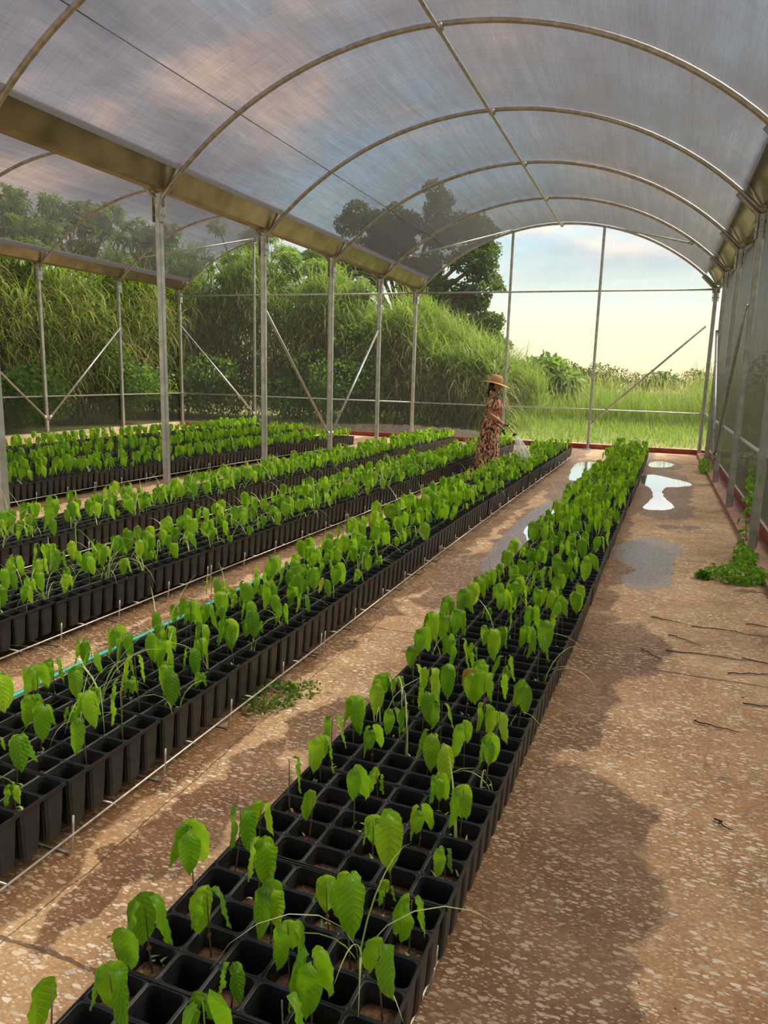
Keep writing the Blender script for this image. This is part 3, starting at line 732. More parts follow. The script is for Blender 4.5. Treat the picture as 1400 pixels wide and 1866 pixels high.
# everything further back in one object
far = []
for v in range(12):
    stem, leaves, _h = make_variant(300 + v, True)
    vs = []; fs = []; uv = []
    m_ = MB().tube(stem, .002, 3, cap=False); vs += list(m_.v); fs += m_.f; uv += [(.5, .5)] * len(m_.v)
    for a, b, u in leaves:
        o = len(vs); vs += a; fs += [tuple(q + o for q in f) for f in b]; uv += u
    far.append((np.array([tuple(q) for q in vs]), fs, uv))
random.seed(12)
rest = [c for c in cells if id(c) not in chosen_ids]
big = MB()
for c in rest:
    V, fs, uv = far[random.randrange(12)]
    a = random.uniform(0, 6.28); sc = random.uniform(.72, 1.0) if c[1] == 1 and c[6] > 8.5 else random.uniform(.82, 1.16); ca, sa = math.cos(a) * sc, math.sin(a) * sc
    P2 = np.stack([V[:, 0] * ca - V[:, 1] * sa + c[5], V[:, 0] * sa + V[:, 1] * ca + c[6], V[:, 2] * sc + c[7]], 1)
    big.add(P2.tolist(), fs, uv)
tag(link('cacao_seedlings', big.mesh('cacao_seedlings', 'leaf', True)), 'mass of small green seedlings filling the more distant tray rows', 'seedlings', None, 'stuff')

# ---- blades (vectorised)
def blades(N, base, az, L, lean, curl, w, seg=4):
    """arrays: base (N,3); each blade is a tapering arched strip"""
    d = L / seg; p = base.copy(); ang = lean.copy(); vs = np.zeros((N, (seg + 1) * 2, 3))
    sx_, sy_ = -np.sin(az), np.cos(az)
    for k in range(seg + 1):
        ww = w * (1 - (k / seg) ** 1.6) + .0004
        off = np.stack([sx_ * ww / 2, sy_ * ww / 2, np.zeros(N)], 1)
        vs[:, 2 * k] = p - off; vs[:, 2 * k + 1] = p + off
        if k < seg:
            h = np.stack([np.cos(ang) * np.cos(az), np.cos(ang) * np.sin(az), np.sin(ang)], 1)
            p = p + h * d[:, None]; ang = ang - curl / seg
    nv = (seg + 1) * 2
    f1 = np.array([(2 * k, 2 * k + 1, 2 * k + 3, 2 * k + 2) for k in range(seg)])
    F = (f1[None] + (np.arange(N) * nv)[:, None, None]).reshape(-1, 4)
    return vs.reshape(-1, 3), F
def fastmesh(name, V, F, mat):
    me = bpy.data.meshes.new(name); nv, nf = len(V), len(F); k = F.shape[1]
    me.vertices.add(nv); me.vertices.foreach_set('co', V.astype(np.float32).ravel())
    me.loops.add(nf * k); me.loops.foreach_set('vertex_index', F.astype(np.int32).ravel())
    me.polygons.add(nf); me.polygons.foreach_set('loop_start', np.arange(0, nf * k, k, dtype=np.int32)); me.polygons.foreach_set('loop_total', np.full(nf, k, dtype=np.int32))
    me.materials.append(MAT[mat]); me.update(calc_edges=True); me.validate(); return me
def U_(a, b, n): return rng.uniform(a, b, n)

# pale arching weed grasses in the trays
tuftm = []
for v in range(6):
    n = [3, 5, 7, 4, 9, 2][v]
    V, F = blades(n, np.stack([U_(-.01, .01, n), U_(-.01, .01, n), np.zeros(n)], 1), U_(0, 6.28, n), U_(.22, .52, n), U_(1.1, 1.5, n), U_(1.2, 3.0, n), U_(.004, .007, n), 7)
    tuftm.append(fastmesh('grass_weed', V, F, 'weedgrass'))
random.seed(21)
used = set(); cnt = 0
prob = {0: .5, 1: .9, 2: 2.2, 3: 2.2, 4: .3, 5: .2, 6: .2}
for c in vis:
    key = (c[1], c[2])
    if key in used or c[0] > 15 or random.random() > prob[c[1]] * .16: continue
    used.add(key); cnt += 1
    t = tag(link('grass_weed', tuftm[random.randrange(6)], None, (c[5] + .02, c[6] + .01, c[7]), random.uniform(0, 6.28)), f'arching grass weed, {ROWS[c[1]][0]}, {ORD[c[2]]} tray from camera', 'weed', 'grass weeds in the trays')
    s_ = random.uniform(.8, 1.3); t.scale = (s_, s_, s_)
# extra thin weed blades and tiny sprouts
n = 0; B = []
for c in vis:
    if random.random() < (.10, .2, .6, .65, .15, .08, .08)[c[1]]:
        for _ in range(random.randint(1, 3)): B.append((c[5] + random.uniform(-.03, .03), c[6] + random.uniform(-.03, .03), c[7]))
B = np.array(B); n = len(B)
V, F = blades(n, B, U_(0, 6.28, n), U_(.16, .46, n), U_(1.1, 1.55, n), U_(.8, 3.0, n), U_(.005, .010, n), 6)
tag(link('weed_blades', fastmesh('weed_blades', V, F, 'weedgrass')), 'scattered thin weed blades sprouting between the seedlings', 'weeds', None, 'stuff')
B = []
for c in vis:
    if c[0] < 9 and random.random() < .55:
        for _ in range(random.randint(2, 8)): B.append((c[5] + random.uniform(-.035, .035), c[6] + random.uniform(-.03, .03), c[7] + random.uniform(.0, .03)))
B = np.array(B); n = len(B)
V, F = blades(n, B, U_(0, 6.28, n), U_(.012, .028, n), U_(-.1, .9, n), U_(.2, 1.0, n), U_(.006, .010, n), 2)
tag(link('small_sprouts', fastmesh('small_sprouts', V, F, 'sprout')), 'tiny pale sprouts on the potting soil around the seedlings', 'sprouts', None, 'stuff')

# ------------------------------------------------------------------ hose
def smooth_path(pts, n=8):
    pts = [Vector(p) for p in pts]; o = []
    for i in range(len(pts) - 1):
        p0 = pts[max(i - 1, 0)]; p1 = pts[i]; p2 = pts[i + 1]; p3 = pts[min(i + 2, len(pts) - 1)]
        for k in range(n):
            t = k / n; o.append(.5 * ((2 * p1) + (-p0 + p2) * t + (2 * p0 - 5 * p1 + 4 * p2 - p3) * t * t + (-p0 + 3 * p1 - 3 * p2 + p3) * t ** 3))
    o.append(pts[-1]); return o
t = thing('garden_hose', 'garden hose lying in the aisle left of the second row, running to the woman', 'hose', (-2.8, 2, 0))
o_ = Vector((2.8, -2, 0))
hp = [(-2.9, .3, .012), (-2.86, 1.5, .012), (-2.83, 2.4, .012), (-2.83, 2.9, .012), (-2.80, 3.5, .012), (-2.78, 4.7, .012), (-2.77, 5.3, .012)]
link('green_hose', MB().tube([p + o_ for p in smooth_path(hp)], .0125, 8).mesh('green_hose', 'hose', True), t)['label'] = 'bright turquoise green length of hose'
hp2 = [(-2.77, 5.3, .012), (-2.72, 5.8, .012), (-2.55, 6.8, .012), (-2.44, 7.6, .012), (-2.46, 9.0, .012), (-2.52, 10.4, .012), (-2.62, 11.2, .012), (-2.75, 11.9, .02), (-2.62, 12.25, .15), (-2.45, 12.1, .55), (-2.33, 11.85, .74), (-2.25, 11.72, .70), (-2.27, 11.66, .78), (-2.36, 11.63, .86)]
link('dark_hose', MB().tube([p + o_ for p in smooth_path(hp2)], .012, 8).mesh('dark_hose', 'hosedark', True), t)['label'] = 'dark green length of hose'

# ------------------------------------------------------------------ puddles
def puddle(pts, mat, label, z=.002):
    c = [Vector((x, y, 0)) for x, y in pts]; sm_ = []
    n = len(c)
    for i in range(n):
        p0, p1, p2, p3 = c[i - 1], c[i], c[(i + 1) % n], c[(i + 2) % n]
        for k in range(6):
            t = k / 6; q = .5 * ((2 * p1) + (-p0 + p2) * t + (2 * p0 - 5 * p1 + 4 * p2 - p3) * t * t + (-p0 + 3 * p1 - 3 * p2 + p3) * t ** 3)
            sm_.append((q.x + random.uniform(-.012, .012), q.y + random.uniform(-.02, .02), z))
    ctr = sum(c, Vector()) / n
    tag(link('puddle', MB().add(sm_, [tuple(range(len(sm_)))]).mesh('puddle', mat)), label, 'puddle')
puddle([(-.14, 12.99), (.01, 13.47), (.27, 13.24), (.56, 12.82), (.65, 12.46), (.46, 12.1), (.24, 11.9), (.21, 11.0), (.33, 10.06), (.14, 9.74), (-.04, 9.86), (.07, 10.89), (.02, 11.72), (-.08, 12.1)], 'water', 'shiny pale puddle on the floor right of the right-hand row')
puddle([(-.03, 15.4), (.19, 15.9), (.43, 15.4), (.29, 14.8), (.0, 14.7)], 'water', 'small shiny puddle near the end wall, right of the rows')
puddle([(-.26, 7.25), (-.12, 7.72), (.14, 7.99), (.38, 7.57), (.29, 7.05), (.25, 6.42), (.21, 6.04), (-.02, 5.85), (-.15, 6.13), (-.04, 6.5), (-.22, 6.8)], 'film', 'dull grey film of water on the floor right of the right-hand row')
puddle([(-1.12, 7.3), (-1.22, 7.9), (-1.1, 8.5), (-1.12, 9.1), (-.95, 9.3), (-.88, 8.6), (-.98, 8.0), (-.90, 7.5), (-1.0, 7.1)], 'water', 'shiny puddle between the two right-hand rows, nearer the camera')
puddle([(-1.35, 6.6), (-1.35, 8.2), (-1.25, 9.6), (-.85, 9.8), (-.86, 8.0), (-1.0, 6.2), (-1.2, 5.7)], 'film', 'wet film around the puddle between the two right-hand rows', .0012)
puddle([(-1.35, 13.6), (-1.3, 14.75), (-.86, 14.7), (-.75, 13.2), (-.8, 12.2), (-1.2, 12.0), (-1.3, 13.0)], 'water', 'shiny puddle between the two right-hand rows, near their far end')
puddle([(-2.60, 13.5), (-2.62, 15.8), (-2.3, 16.0), (-2.32, 13.5)], 'water', 'bright puddle in the aisle behind the woman')

# ------------------------------------------------------------------ litter: twigs, weeds on the floor
random.seed(31)
tw = [(.20, 4.55, .45, 1.2), (.05, 4.5, .30, 2.5), (.35, 5.1, .5, 1.45), (.2, 4.85, .35, 2.2), (.55, 3.9, .3, .9), (.62, 4.6, .4, 1.9), (.35, 2.75, .10, 2.4), (.75, 3.3, .25, 1.2), (.1, 5.2, .3, 2.0), (.7, 5.3, .3, 1.6), (.5, 4.3, .35, .6), (.3, 3.6, .25, 1.8)]
desc = ['longest dark straight twig', 'dark slanting twig near the row', 'thin curved twig', 'thin crossing twig', 'short twig', 'brown bent twig', 'small dark stick', 'fine pale twig', 'thin twig by the grey water film', 'thin twig by the right wall', 'slender twig', 'short slanting twig']
for (x, y, L, a), ds in zip(tw, desc):
    a0 = -a + 1.3; pts = [(x + math.cos(a0) * L * k / 6 + random.uniform(-.012, .012), y + math.sin(a0) * L * k / 6 * .5 + random.uniform(-.012, .012), .006 + random.uniform(0, .004)) for k in range(7)]
    tag(link('twig', MB().tube(pts, .003, 5, rs=[.004, .0038, .0034, .003, .0028, .0022, .0012]).mesh('twig', 'twig', True)), f'{ds} lying on the bare floor on the right', 'twig', 'twigs on the right floor')

def leafcloud(name, centers, N, size, mat, squash=1.0, lobes=0):
    """leaves scattered through ellipsoid clumps; centers: (x,y,z,rx,ry,rz)"""
    cen = np.array(centers); vol = cen[:, 3] * cen[:, 4] * cen[:, 5]; idx = rng.choice(len(cen), N, p=vol / vol.sum())
    d = rng.normal(size=(N, 3)); d /= np.linalg.norm(d, axis=1)[:, None]; r = rng.uniform(.35, 1, N) ** .5
    P = cen[idx, :3] + d * r[:, None] * cen[idx, 3:6]
    ax = rng.normal(size=(N, 3)); ax[:, 2] -= .5; ax /= np.linalg.norm(ax, axis=1)[:, None]
    b = np.cross(ax, rng.normal(size=(N, 3))); b /= np.linalg.norm(b, axis=1)[:, None]
    L = rng.uniform(.6, 1.2, N) * size; Wd = L * .32
    if lobes == 0:
        V = np.stack([P, P + ax * (L * .45)[:, None] + b * Wd[:, None], P + ax * L[:, None], P + ax * (L * .45)[:, None] - b * Wd[:, None]], 1).reshape(-1, 3)
        F = np.arange(len(V)).reshape(-1, 4)
    else:
        allv = []
        cth = np.cross(ax, b)
        for q in range(lobes):
            th = (q - (lobes - 1) / 2) * (2.2 * PI / 2 / lobes) * 1.5
            dirv = ax * math.cos(th) + b * math.sin(th); sidev = -ax * math.sin(th) + b * math.cos(th)
            Lq = L * (1 - .12 * abs(q - (lobes - 1) / 2)); wq = Lq * .13
            drop = np.zeros_like(P); drop[:, 2] = -Lq * .25
            allv.append(np.stack([P, P + dirv * (Lq * .5)[:, None] + sidev * wq[:, None], P + dirv * Lq[:, None] + drop, P + dirv * (Lq * .5)[:, None] - sidev * wq[:, None]], 1))
        V = np.stack(allv, 1).reshape(-1, 3); F = np.arange(len(V)).reshape(-1, 4)
    return fastmesh(name, V, F, mat)

tag(link('floor_weed', leafcloud('floor_weed', [(0, 0, .03, .14, .20, .035), (.1, .15, .02, .1, .1, .02)], 420, .03, 'bush'), None, (-1.66, 3.0, 0)), 'low dark green weed patch on the floor beside the second row', 'weed')
for (x, y, sx_, sy_, h, lab) in ((.78, 6.55, .26, .22, .08, 'straggly low weed creeping over the floor by the right kerb'), (.50, 6.45, .05, .05, .05, 'small green sprout on the bare floor left of the straggly weed'), (.88, 7.2, .10, .35, .10, 'loose green weed along the right kerb below the vine'), (.93, 14.4, .10, .5, .16, 'dark weed clump at the far foot of the right wall')):
    tag(link('floor_weed', leafcloud('floor_weed', [(0, 0, h * .6, sx_, sy_, h)], int(220 + 900 * sx_ * sy_ * 5), .05, 'vine'), None, (x, y, 0)), lab, 'weed')

# vines by the right wall
def vine(x, y, pts, nleaf, size, lab, r=.35):
    t = thing('vine', lab, 'vine', (x, y, 0))
    path = smooth_path(pts, 6)
    link('stem', MB().tube(path, .005, 5).mesh('stem', 'bark', True), t)
    cs = [(p.x, p.y, p.z, r * .5, r, r * .5) for p in path[::3]]
    link('foliage', leafcloud('foliage', cs, nleaf, size, 'vine'), t)
vine(.98, 8.0, [(0, 0, 0), (-.02, .1, .3), (.0, -.1, .6), (-.03, -.25, .75)], 110, .085, 'leafy green vine growing inside the right wall at the frame edge', .14)
vine(1.5, 9.0, [(0, 0, 0), (.0, .3, .5), (.02, .9, .9), (.0, 1.6, 1.0)], 170, .07, 'thin vine climbing outside the right wall net', .2)
vine(1.55, 12.5, [(0, 0, 0), (.0, .3, .4), (.02, .9, .8), (.0, 1.8, .8)], 260, .07, 'bushy vine outside the right wall net near the far brace', .3)
vine(1.55, 15.6, [(0, 0, 0), (.0, .3, .5), (.02, .6, .8), (.0, 1.2, .6)], 220, .07, 'vine outside the right wall net at the far corner', .3)

# ------------------------------------------------------------------ vegetation outside
def grassfield(name, x0, x1, y0, y1, N, h0, h1, mat, lab, hf=None, w=(.008, .016), lean=(1.25, 1.6), curl=(.3, 1.2), z=-.02, cat='grass', seg=4):
    x = U_(x0, x1, N); y = U_(y0, y1, N); L = U_(h0, h1, N)
    if hf is not None: L = L * hf(x, y)
    V, F = blades(N, np.stack([x, y, np.full(N, z)], 1), U_(0, 6.28, N), L, U_(*lean, N), U_(*curl, N), U_(*w, N), seg)
    return tag(link(name, fastmesh(name, V, F, mat)), lab, cat, None, 'stuff')
grassfield('lawn_grass', -12, 7, 19.2, 29, 30000, .08, .45, 'lawn', 'rough green grass growing beyond the end wall', lambda x, y: .5 + (y - 19) * .11, (.008, .018), (1.0, 1.6), (.4, 1.6), seg=3)
def fieldh(x, y): return .70 + .22 * np.sin(x * 1.3 + y) * np.sin(y * .7) + .25 * (np.exp(-((x - 2.3) ** 2) / 2.0)) + .1
grassfield('tall_grass', -8, 9, 27, 36, 30000, 1.1, 2.1, 'field', 'tall green grass field standing beyond the end wall', fieldh, (.012, .024), (1.2, 1.6), (.2, 1.3))
N = 1500; x = U_(-7, 9, N); y = U_(27, 35, N); hh = U_(1.7, 2.35, N) * fieldh(x, y)
V, F = blades(N, np.stack([x, y, hh - .35], 1), U_(0, 6.28, N), U_(.25, .5, N), U_(1.2, 1.55, N), U_(.2, .9, N), U_(.02, .045, N), 3)
tag(link('seed_heads', fastmesh('seed_heads', V, F, 'seedhead')), 'pinkish brown seed heads above the tall grass field', 'grass', None, 'stuff')

# the bank of tall cane grass, left and behind
def bankh(x, y):
    # height of the bank along its run
    return np.interp(x, [-20, -15, -12, -9, -7, -5.0, -3.8], [5.6, 5.4, 5.0, 4.1, 3.2, 2.1, 1.2])
def cane(name, N, xs, ys, hf, mat, lab, frac=(0, 1), L=(.6, 1.3), w=(.02, .04), lean=(.3, 1.4), curl=(1.0, 2.6)):
    x = xs(N); y = ys(N); H = hf(x, y); z = H * rng.uniform(frac[0], frac[1], N) ** .8
    V, F = blades(N, np.stack([x, y, z], 1), U_(0, 6.28, N), U_(*L, N), U_(*lean, N), U_(*curl, N), U_(*w, N), 4)
    tag(link(name, fastmesh(name, V, F, mat)), lab, 'grass', None, 'stuff')
lx = lambda n: -15.2 - np.abs(rng.normal(0, 1.3, n)); ly = lambda n: U_(4, 24, n)
lh = lambda x, y: np.interp(y, [4, 12, 16, 20, 24], [4.6, 4.8, 4.5, 4.9, 5.0]) * (.85 + .15 * np.sin(y * 2.1))
cane('cane_grass', 20000, lx, ly, lh, 'cane', 'dense bank of tall green cane grass outside the far left wall', (0, 1), (.8, 1.9), (.02, .05))
cane('cane_grass', 9000, lambda n: -14.4 - np.abs(rng.normal(0, .7, n)), ly, lambda x, y: lh(x, y) * .96, 'cane', 'nearest green cane leaves leaning over the dry ones outside the left wall', (.1, 1), (.7, 1.5), (.018, .04))
cane('dry_cane_grass', 12000, lambda n: -14.6 - np.abs(rng.normal(0, .8, n)), ly, lh, 'drycane', 'dry brown cane leaves hanging in the bank outside the left wall', (.15, .9), (.6, 1.5), (.014, .032), (-.4, .9), (.8, 2.0))
bx = lambda n: U_(-20, -4.2, n); 
def by(n): return 21.6 + np.abs(rng.normal(0, 1.2, n))
bh = lambda x, y: bankh(x, y) * (.86 + .14 * np.sin(x * 2.3)) + (y - 21.6) * .25
cane('cane_grass', 34000, bx, by, lambda x, y: bh(x, y), 'cane', 'sloping bank of tall green cane grass beyond the end wall', (0, 1), (.6, 1.5))
cane('dry_cane_grass', 9000, bx, lambda n: 21.3 + np.abs(rng.normal(0, .8, n)), lambda x, y: bh(x, y), 'drycane', 'dry brown cane leaves in the bank beyond the end wall', (.1, .8), (.5, 1.2), (.012, .024), (-.4, .9), (.8, 2.0))
cane('yellow_grass', 7000, lambda n: U_(-8, -3.4, n), lambda n: 23 + np.abs(rng.normal(0, 1.0, n)), lambda x, y: bankh(x, y) * 1.05 + .2, 'field', 'yellow green grass on the right shoulder of the bank', (.3, 1), (.5, 1.1), (.012, .024), (.7, 1.5), (.6, 1.8))

def tree(name, x, y, blobs, N, size, mat, lab, trunk_h, lobes=0, group=None, tr=.12, branches=5, cat='tree'):
    t = thing(name, lab, cat, (x, y, 0), 0, group)
    tb = MB()
    tb.tube(smooth_path([(0, 0, -.05), (.1, 0, trunk_h * .4), (-.05, .1, trunk_h * .8), (0, 0, trunk_h)], 4), tr, 7, rs=None)
    for b in blobs[:branches]:
        tb.tube(smooth_path([(0, 0, trunk_h * .6), (b[0] * .4, b[1] * .4, (trunk_h * .6 + b[2]) / 2), (b[0], b[1], b[2])], 4), tr * .4, 5)
    link('trunk', tb.mesh('trunk', 'bark', True), t)
    link('foliage', leafcloud('foliage', blobs, N, size, mat, lobes=lobes), t)
    return t
random.seed(5)
# the big dark tree
bl = [(-1.5, 0, 8.9, 1.3, 1.3, 1.0), (-.2, 0, 8.0, 1.3, 1.3, 1.0), (1.2, .3, 8.9, 1.3, 1.2, .9), (2.6, 0, 8.5, 1.5, 1.3, .8), (3.6, .2, 7.6, 1.0, 1.0, .5), (-3.0, .2, 7.6, 1.2, 1.2, .7), (-1.8, .2, 6.9, 1.7, 1.3, .8), (.2, 0, 6.8, 1.7, 1.2, .8), (-3.6, 0, 6.3, 1.0, 1.0, .6),
      (-4.2, 0, 5.4, .9, 1, .8), (-2.4, 0, 5.2, 1.6, 1.4, .8), (1.0, .3, 5.6, 1.9, 1.5, .9), (3.4, 0, 5.4, 1.2, 1.2, .6), (2.9, 0, 4.2, 1.9, 1.5, .8), (4.7, 0, 5.9, .6, .7, .25), (1.0, 0, 4.0, 2, 1.4, 1.0), (4.3, 0, 3.9, 1.1, 1, .5), (4.2, 0, 2.9, 1.0, 1, .6), (2.3, 0, 2.8, 1.6, 1.2, .9), (-1.5, 0, 3.6, 1.8, 1.4, 1.2)]
bl = [(b[0] + random.gauss(0, .55) * b[3], b[1] + random.gauss(0, .4), b[2] + random.gauss(0, .6) * b[5], b[3] * random.uniform(.38, .62), .7, b[5] * random.uniform(.42, .7)) for b in bl + [(-3.9, 0, 7.0, 1.1, 1, .7), (-4.6, 0, 6.2, .8, 1, .5), (3.4, 0, 6.6, 1.4, 1.2, .6)] for _ in range(7)]
random.shuffle(bl)
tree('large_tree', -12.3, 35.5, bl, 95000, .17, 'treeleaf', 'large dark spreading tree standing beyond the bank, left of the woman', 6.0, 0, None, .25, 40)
# lobed-leaf trees rising from the left bank
spots = [(-16.2, 12.6, 6.2, 1.3, 'tallest lobed-leaf tree at the far left edge, outside the left wall'), (-15.6, 14.6, 5.4, 1.2, 'lobed-leaf tree outside the left wall, behind its third post'), (-15.8, 17.2, 5.3, 1.2, 'lobed-leaf tree outside the left wall, behind its second post'),
         (-15.4, 20.0, 5.4, 1.2, 'lobed-leaf tree at the far left corner of the house'), (-13.6, 23.2, 5.6, 1.3, 'lobed-leaf tree seen just left of the thickest centre post'), (-11.5, 23.6, 5.0, 1.2, 'lobed-leaf tree beyond the end wall of the left bay'), (-9.8, 23.4, 3.6, 1.2, 'lobed-leaf tree beyond the end wall, left of the large tree')]
for (x, y, h, r, lab) in spots:
    bls = [(random.uniform(-r, r) * .9, random.uniform(-r, r) * .9, h + random.uniform(-1.5, .8), random.uniform(.25, .5), random.uniform(.25, .5), random.uniform(.2, .35)) for _ in range(22)]
    tree('lobed_leaf_tree', x, y, bls, 800, .26, 'palmate', lab, h * .8, 7, 'lobed-leaf trees on the bank', .06, 22)
# bushes filling the bank and its foot
bs = [(-14.9, 13.5, 1.6, 'dark bush at the foot of the bank outside the left wall, nearest'), (-14.9, 17.5, 1.9, 'dark bush at the foot of the bank outside the left wall, middle'), (-14.6, 20.6, 1.8, 'dark bush outside the far left corner'), (-11.4, 21.4, 2.2, 'leafy bush beyond the end wall of the left bay'),
      (-9.4, 21.4, 2.6, 'green climbing bush beyond the end wall, right of the thickest centre posts'), (-7.7, 21.8, 2.2, 'leafy bush on the bank behind the middle posts'), (-5.6, 24.5, 1.5, 'low bush at the right end of the bank, left of the woman'), (-16.9, 15, 3.2, 'tall dark bush behind the cane grass on the left'), (-17.2, 20, 3.4, 'tall dark bush behind the cane grass in the left corner'), (-17.5, 9, 3.2, 'tall dark bush outside the left frame edge'), (-12.5, 25, 3.6, 'tall dark bush behind the bank, left bay'), (-9.5, 25.2, 3.0, 'tall dark bush behind the bank, middle')]
for (x, y, h, lab) in bs:
    bls = [(random.uniform(-1.3, 1.3), random.uniform(-.7, .7), random.uniform(.2, 1) * h, random.uniform(.6, 1.1), random.uniform(.5, .8), random.uniform(.4, .7)) for _ in range(9)]
    tree('bush', x, y, bls, 3600, .13, 'bush', lab, h * .6, 0, 'bushes of the bank', .04, 5, 'bush')
tree('palm_like_shrub', -4.3, 30, [(0, 0, 1.9, .9, .9, .5), (.8, 0, 1.5, .8, .8, .4)], 260, .6, 'palmate', 'spiky broad-leaved shrub beyond the grass, left of the hat', 1.5, 5, None, .05, 2, 'shrub')
for k, (x, y, h, lab) in enumerate([(-3.9, 40, 2.3, 'low distant tree just right of the hat'), (-1.6, 46, 2.1, 'low distant tree line behind the tall grass, centre'), (1.5, 48, 2.1, 'low distant tree line behind the tall grass, right')]):
    bls = [(random.uniform(-2.6, 2.6), random.uniform(-.6, .6), random.uniform(.5, 1) * h, random.uniform(.6, 1.0), .8, random.uniform(.3, .5)) for _ in range(12)]
    tree('distant_tree', x, y, bls, 3200, .16, 'treeleaf', lab, h * .7, 0, 'distant trees', .06, 6)
# hedge outside the right wall
for k, (y, h, lab) in enumerate([(3.5, 2.3, 'nearest'), (6.5, 2.2, 'second'), (9.5, 2.1, 'third'), (12.5, 2.0, 'fourth'), (15.5, 1.9, 'farthest')]):
    bls = [(random.uniform(-.3, .6), random.uniform(-1.6, 1.6), random.uniform(.15, 1) * h, .6, 1.0, random.uniform(.4, .6)) for _ in range(10)]
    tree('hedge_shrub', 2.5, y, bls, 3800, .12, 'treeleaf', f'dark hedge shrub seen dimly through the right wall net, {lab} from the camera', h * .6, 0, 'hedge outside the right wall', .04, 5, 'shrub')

# ------------------------------------------------------------------ the woman
PX0, PY0 = -2.46, 11.75
person = thing('person', 'woman in a straw hat and floral dress watering the second row', 'person', (PX0, PY0, 0), .06)
def skin_body():
    V = []; E = []; R = []
    def add(p, r, par=None):
        V.append(p); R.append(r); i = len(V) - 1
        if par is not None: E.append((par, i))
        return i
    pel = add((-.01, 0, .90), (.12, .13))
    bel = add((.0, 0, 1.0), (.10, .115), pel); che = add((.01, 0, 1.13), (.11, .125), bel); uch = add((-.005, 0, 1.24), (.085, .10), che)
    nk = add((0, 0, 1.315), .05, uch); nk2 = add((.015, 0, 1.365), .043, nk)
    jaw = add((.035, 0, 1.405), (.058, .055), nk2); hd = add((.03, 0, 1.465), (.082, .072), jaw); top = add((.012, 0, 1.53), (.07, .064), hd)
    nose = add((.105, 0, 1.435), .014, jaw)
    def arm(s, sh, el, wr, pm, fdir):
        a = add(sh, .052, uch); m1 = add(tuple((Vector(sh) + Vector(el)) / 2), .046, a); e = add(el, .040, m1)
        m2 = add(tuple((Vector(el) * .6 + Vector(wr) * .4)), .039, e); w = add(wr, .027, m2); p = add(pm, (.030, .020), w)
        P0 = Vector(pm); f = Vector(fdir).normalized(); sd = Vector((0, s, 0)); dn = Vector((f.z, 0, -f.x)); 
        if dn.z > 0: dn = -dn
        for q, (o, L) in enumerate(((-.024, .068), (-.008, .078), (.008, .074), (.024, .058))):
            b = P0 + f * .03 + dn.cross(f).normalized() * o
            i1 = add(tuple(b), .0105, p); b2 = b + f * L * .40 + dn * .010; i2 = add(tuple(b2), .0095, i1)
            b3 = b2 + f * L * .08 + dn * L * .36; i3 = add(tuple(b3), .0085, i2); b4 = b3 - f * L * .25 + dn * .012; add(tuple(b4), .0075, i3)
        tb = P0 - f * .005 + dn.cross(f).normalized() * -.030 ; j1 = add(tuple(tb), .012, p); tb2 = tb + f * .03 + dn * .016; j2 = add(tuple(tb2), .0105, j1); add(tuple(tb2 + f * .022 + dn * .010 + dn.cross(f).normalized() * .012), .009, j2)
    arm(-1, (-.01, -.145, 1.235), (-.03, -.20, 1.02), (.125, -.185, .925), (.172, -.18, .893), (.8, 0, -.55))
    arm(1, (-.01, .145, 1.235), (-.02, .20, 1.00), (.06, .17, .86), (.075, .165, .81), (.3, 0, -.9))
    for s in (-1, 1):
        h = add((-.01, s * .08, .84), .085, pel); k0 = add((.0, s * .085, .64), .070, h); k = add((.01, s * .085, .46), .05, k0)
        c = add((-.01, s * .085, .33), .05, k); a = add((-.015, s * .085, .09), .030, c); hl = add((-.02, s * .085, .045), .032, a); tt = add((.07, s * .09, .032), (.026, .036), hl); add((.135, s * .095, .022), (.018, .034), tt)
    me = bpy.data.meshes.new('body'); me.from_pydata(V, E, []); me.materials.append(MAT['skin'])
    o = link('body', me, person); md = o.modifiers.new('Skin', 'SKIN'); 
    if not me.skin_vertices:
        pass
    sv = me.skin_vertices[0].data
    for i, r in enumerate(R): sv[i].radius = (r, r) if isinstance(r, float) else r
    sv[0].use_root = True; md.use_smooth_shade = True; md.branch_smoothing = .4
    sb = o.modifiers.new('Sub', 'SUBSURF'); sb.levels = 2; sb.render_levels = 2
    return o
skin_body()
def ell(cx_, rx, ry, z, n=56, amp=0, ph=0, k=13, cy_=0, tilt=0):
    r_ = []
    for i in range(n):
        a = 2 * PI * i / n; f = 1 + amp * (.6 * math.sin(k * a + ph) + .4 * math.sin(7 * a + 1.3 + ph * .5))
        r_.append((cx_ + rx * f * math.cos(a), cy_ + ry * f * math.sin(a), z + tilt * math.cos(a)))
    return r_
dress = MB()
lev = [(-.005, .062, .115, 1.300, 0), (-.005, .085, .150, 1.275, 0), (0, .108, .165, 1.23, .01), (.012, .125, .160, 1.17, .015), (.018, .130, .155, 1.12, .02), (.012, .115, .145, 1.06, .03), (.005, .104, .130, 1.02, .035), (.0, .104, .130, 1.0, .03), (-.01, .122, .150, .95, .035), (-.02, .142, .168, .86, .04), (-.035, .158, .180, .72, .05), (-.05, .172, .192, .55, .06), (-.062, .186, .205, .36, .07), (-.07, .198, .218, .18, .08), (-.075, .205, .225, .085, .085)]
dress.loft([ell(c, a, b, z, amp=am, ph=(1.30 - z) * 1.2) for c, a, b, z, am in lev], True, False)
link('dress', dress.mesh('dress', 'floral', True), person)
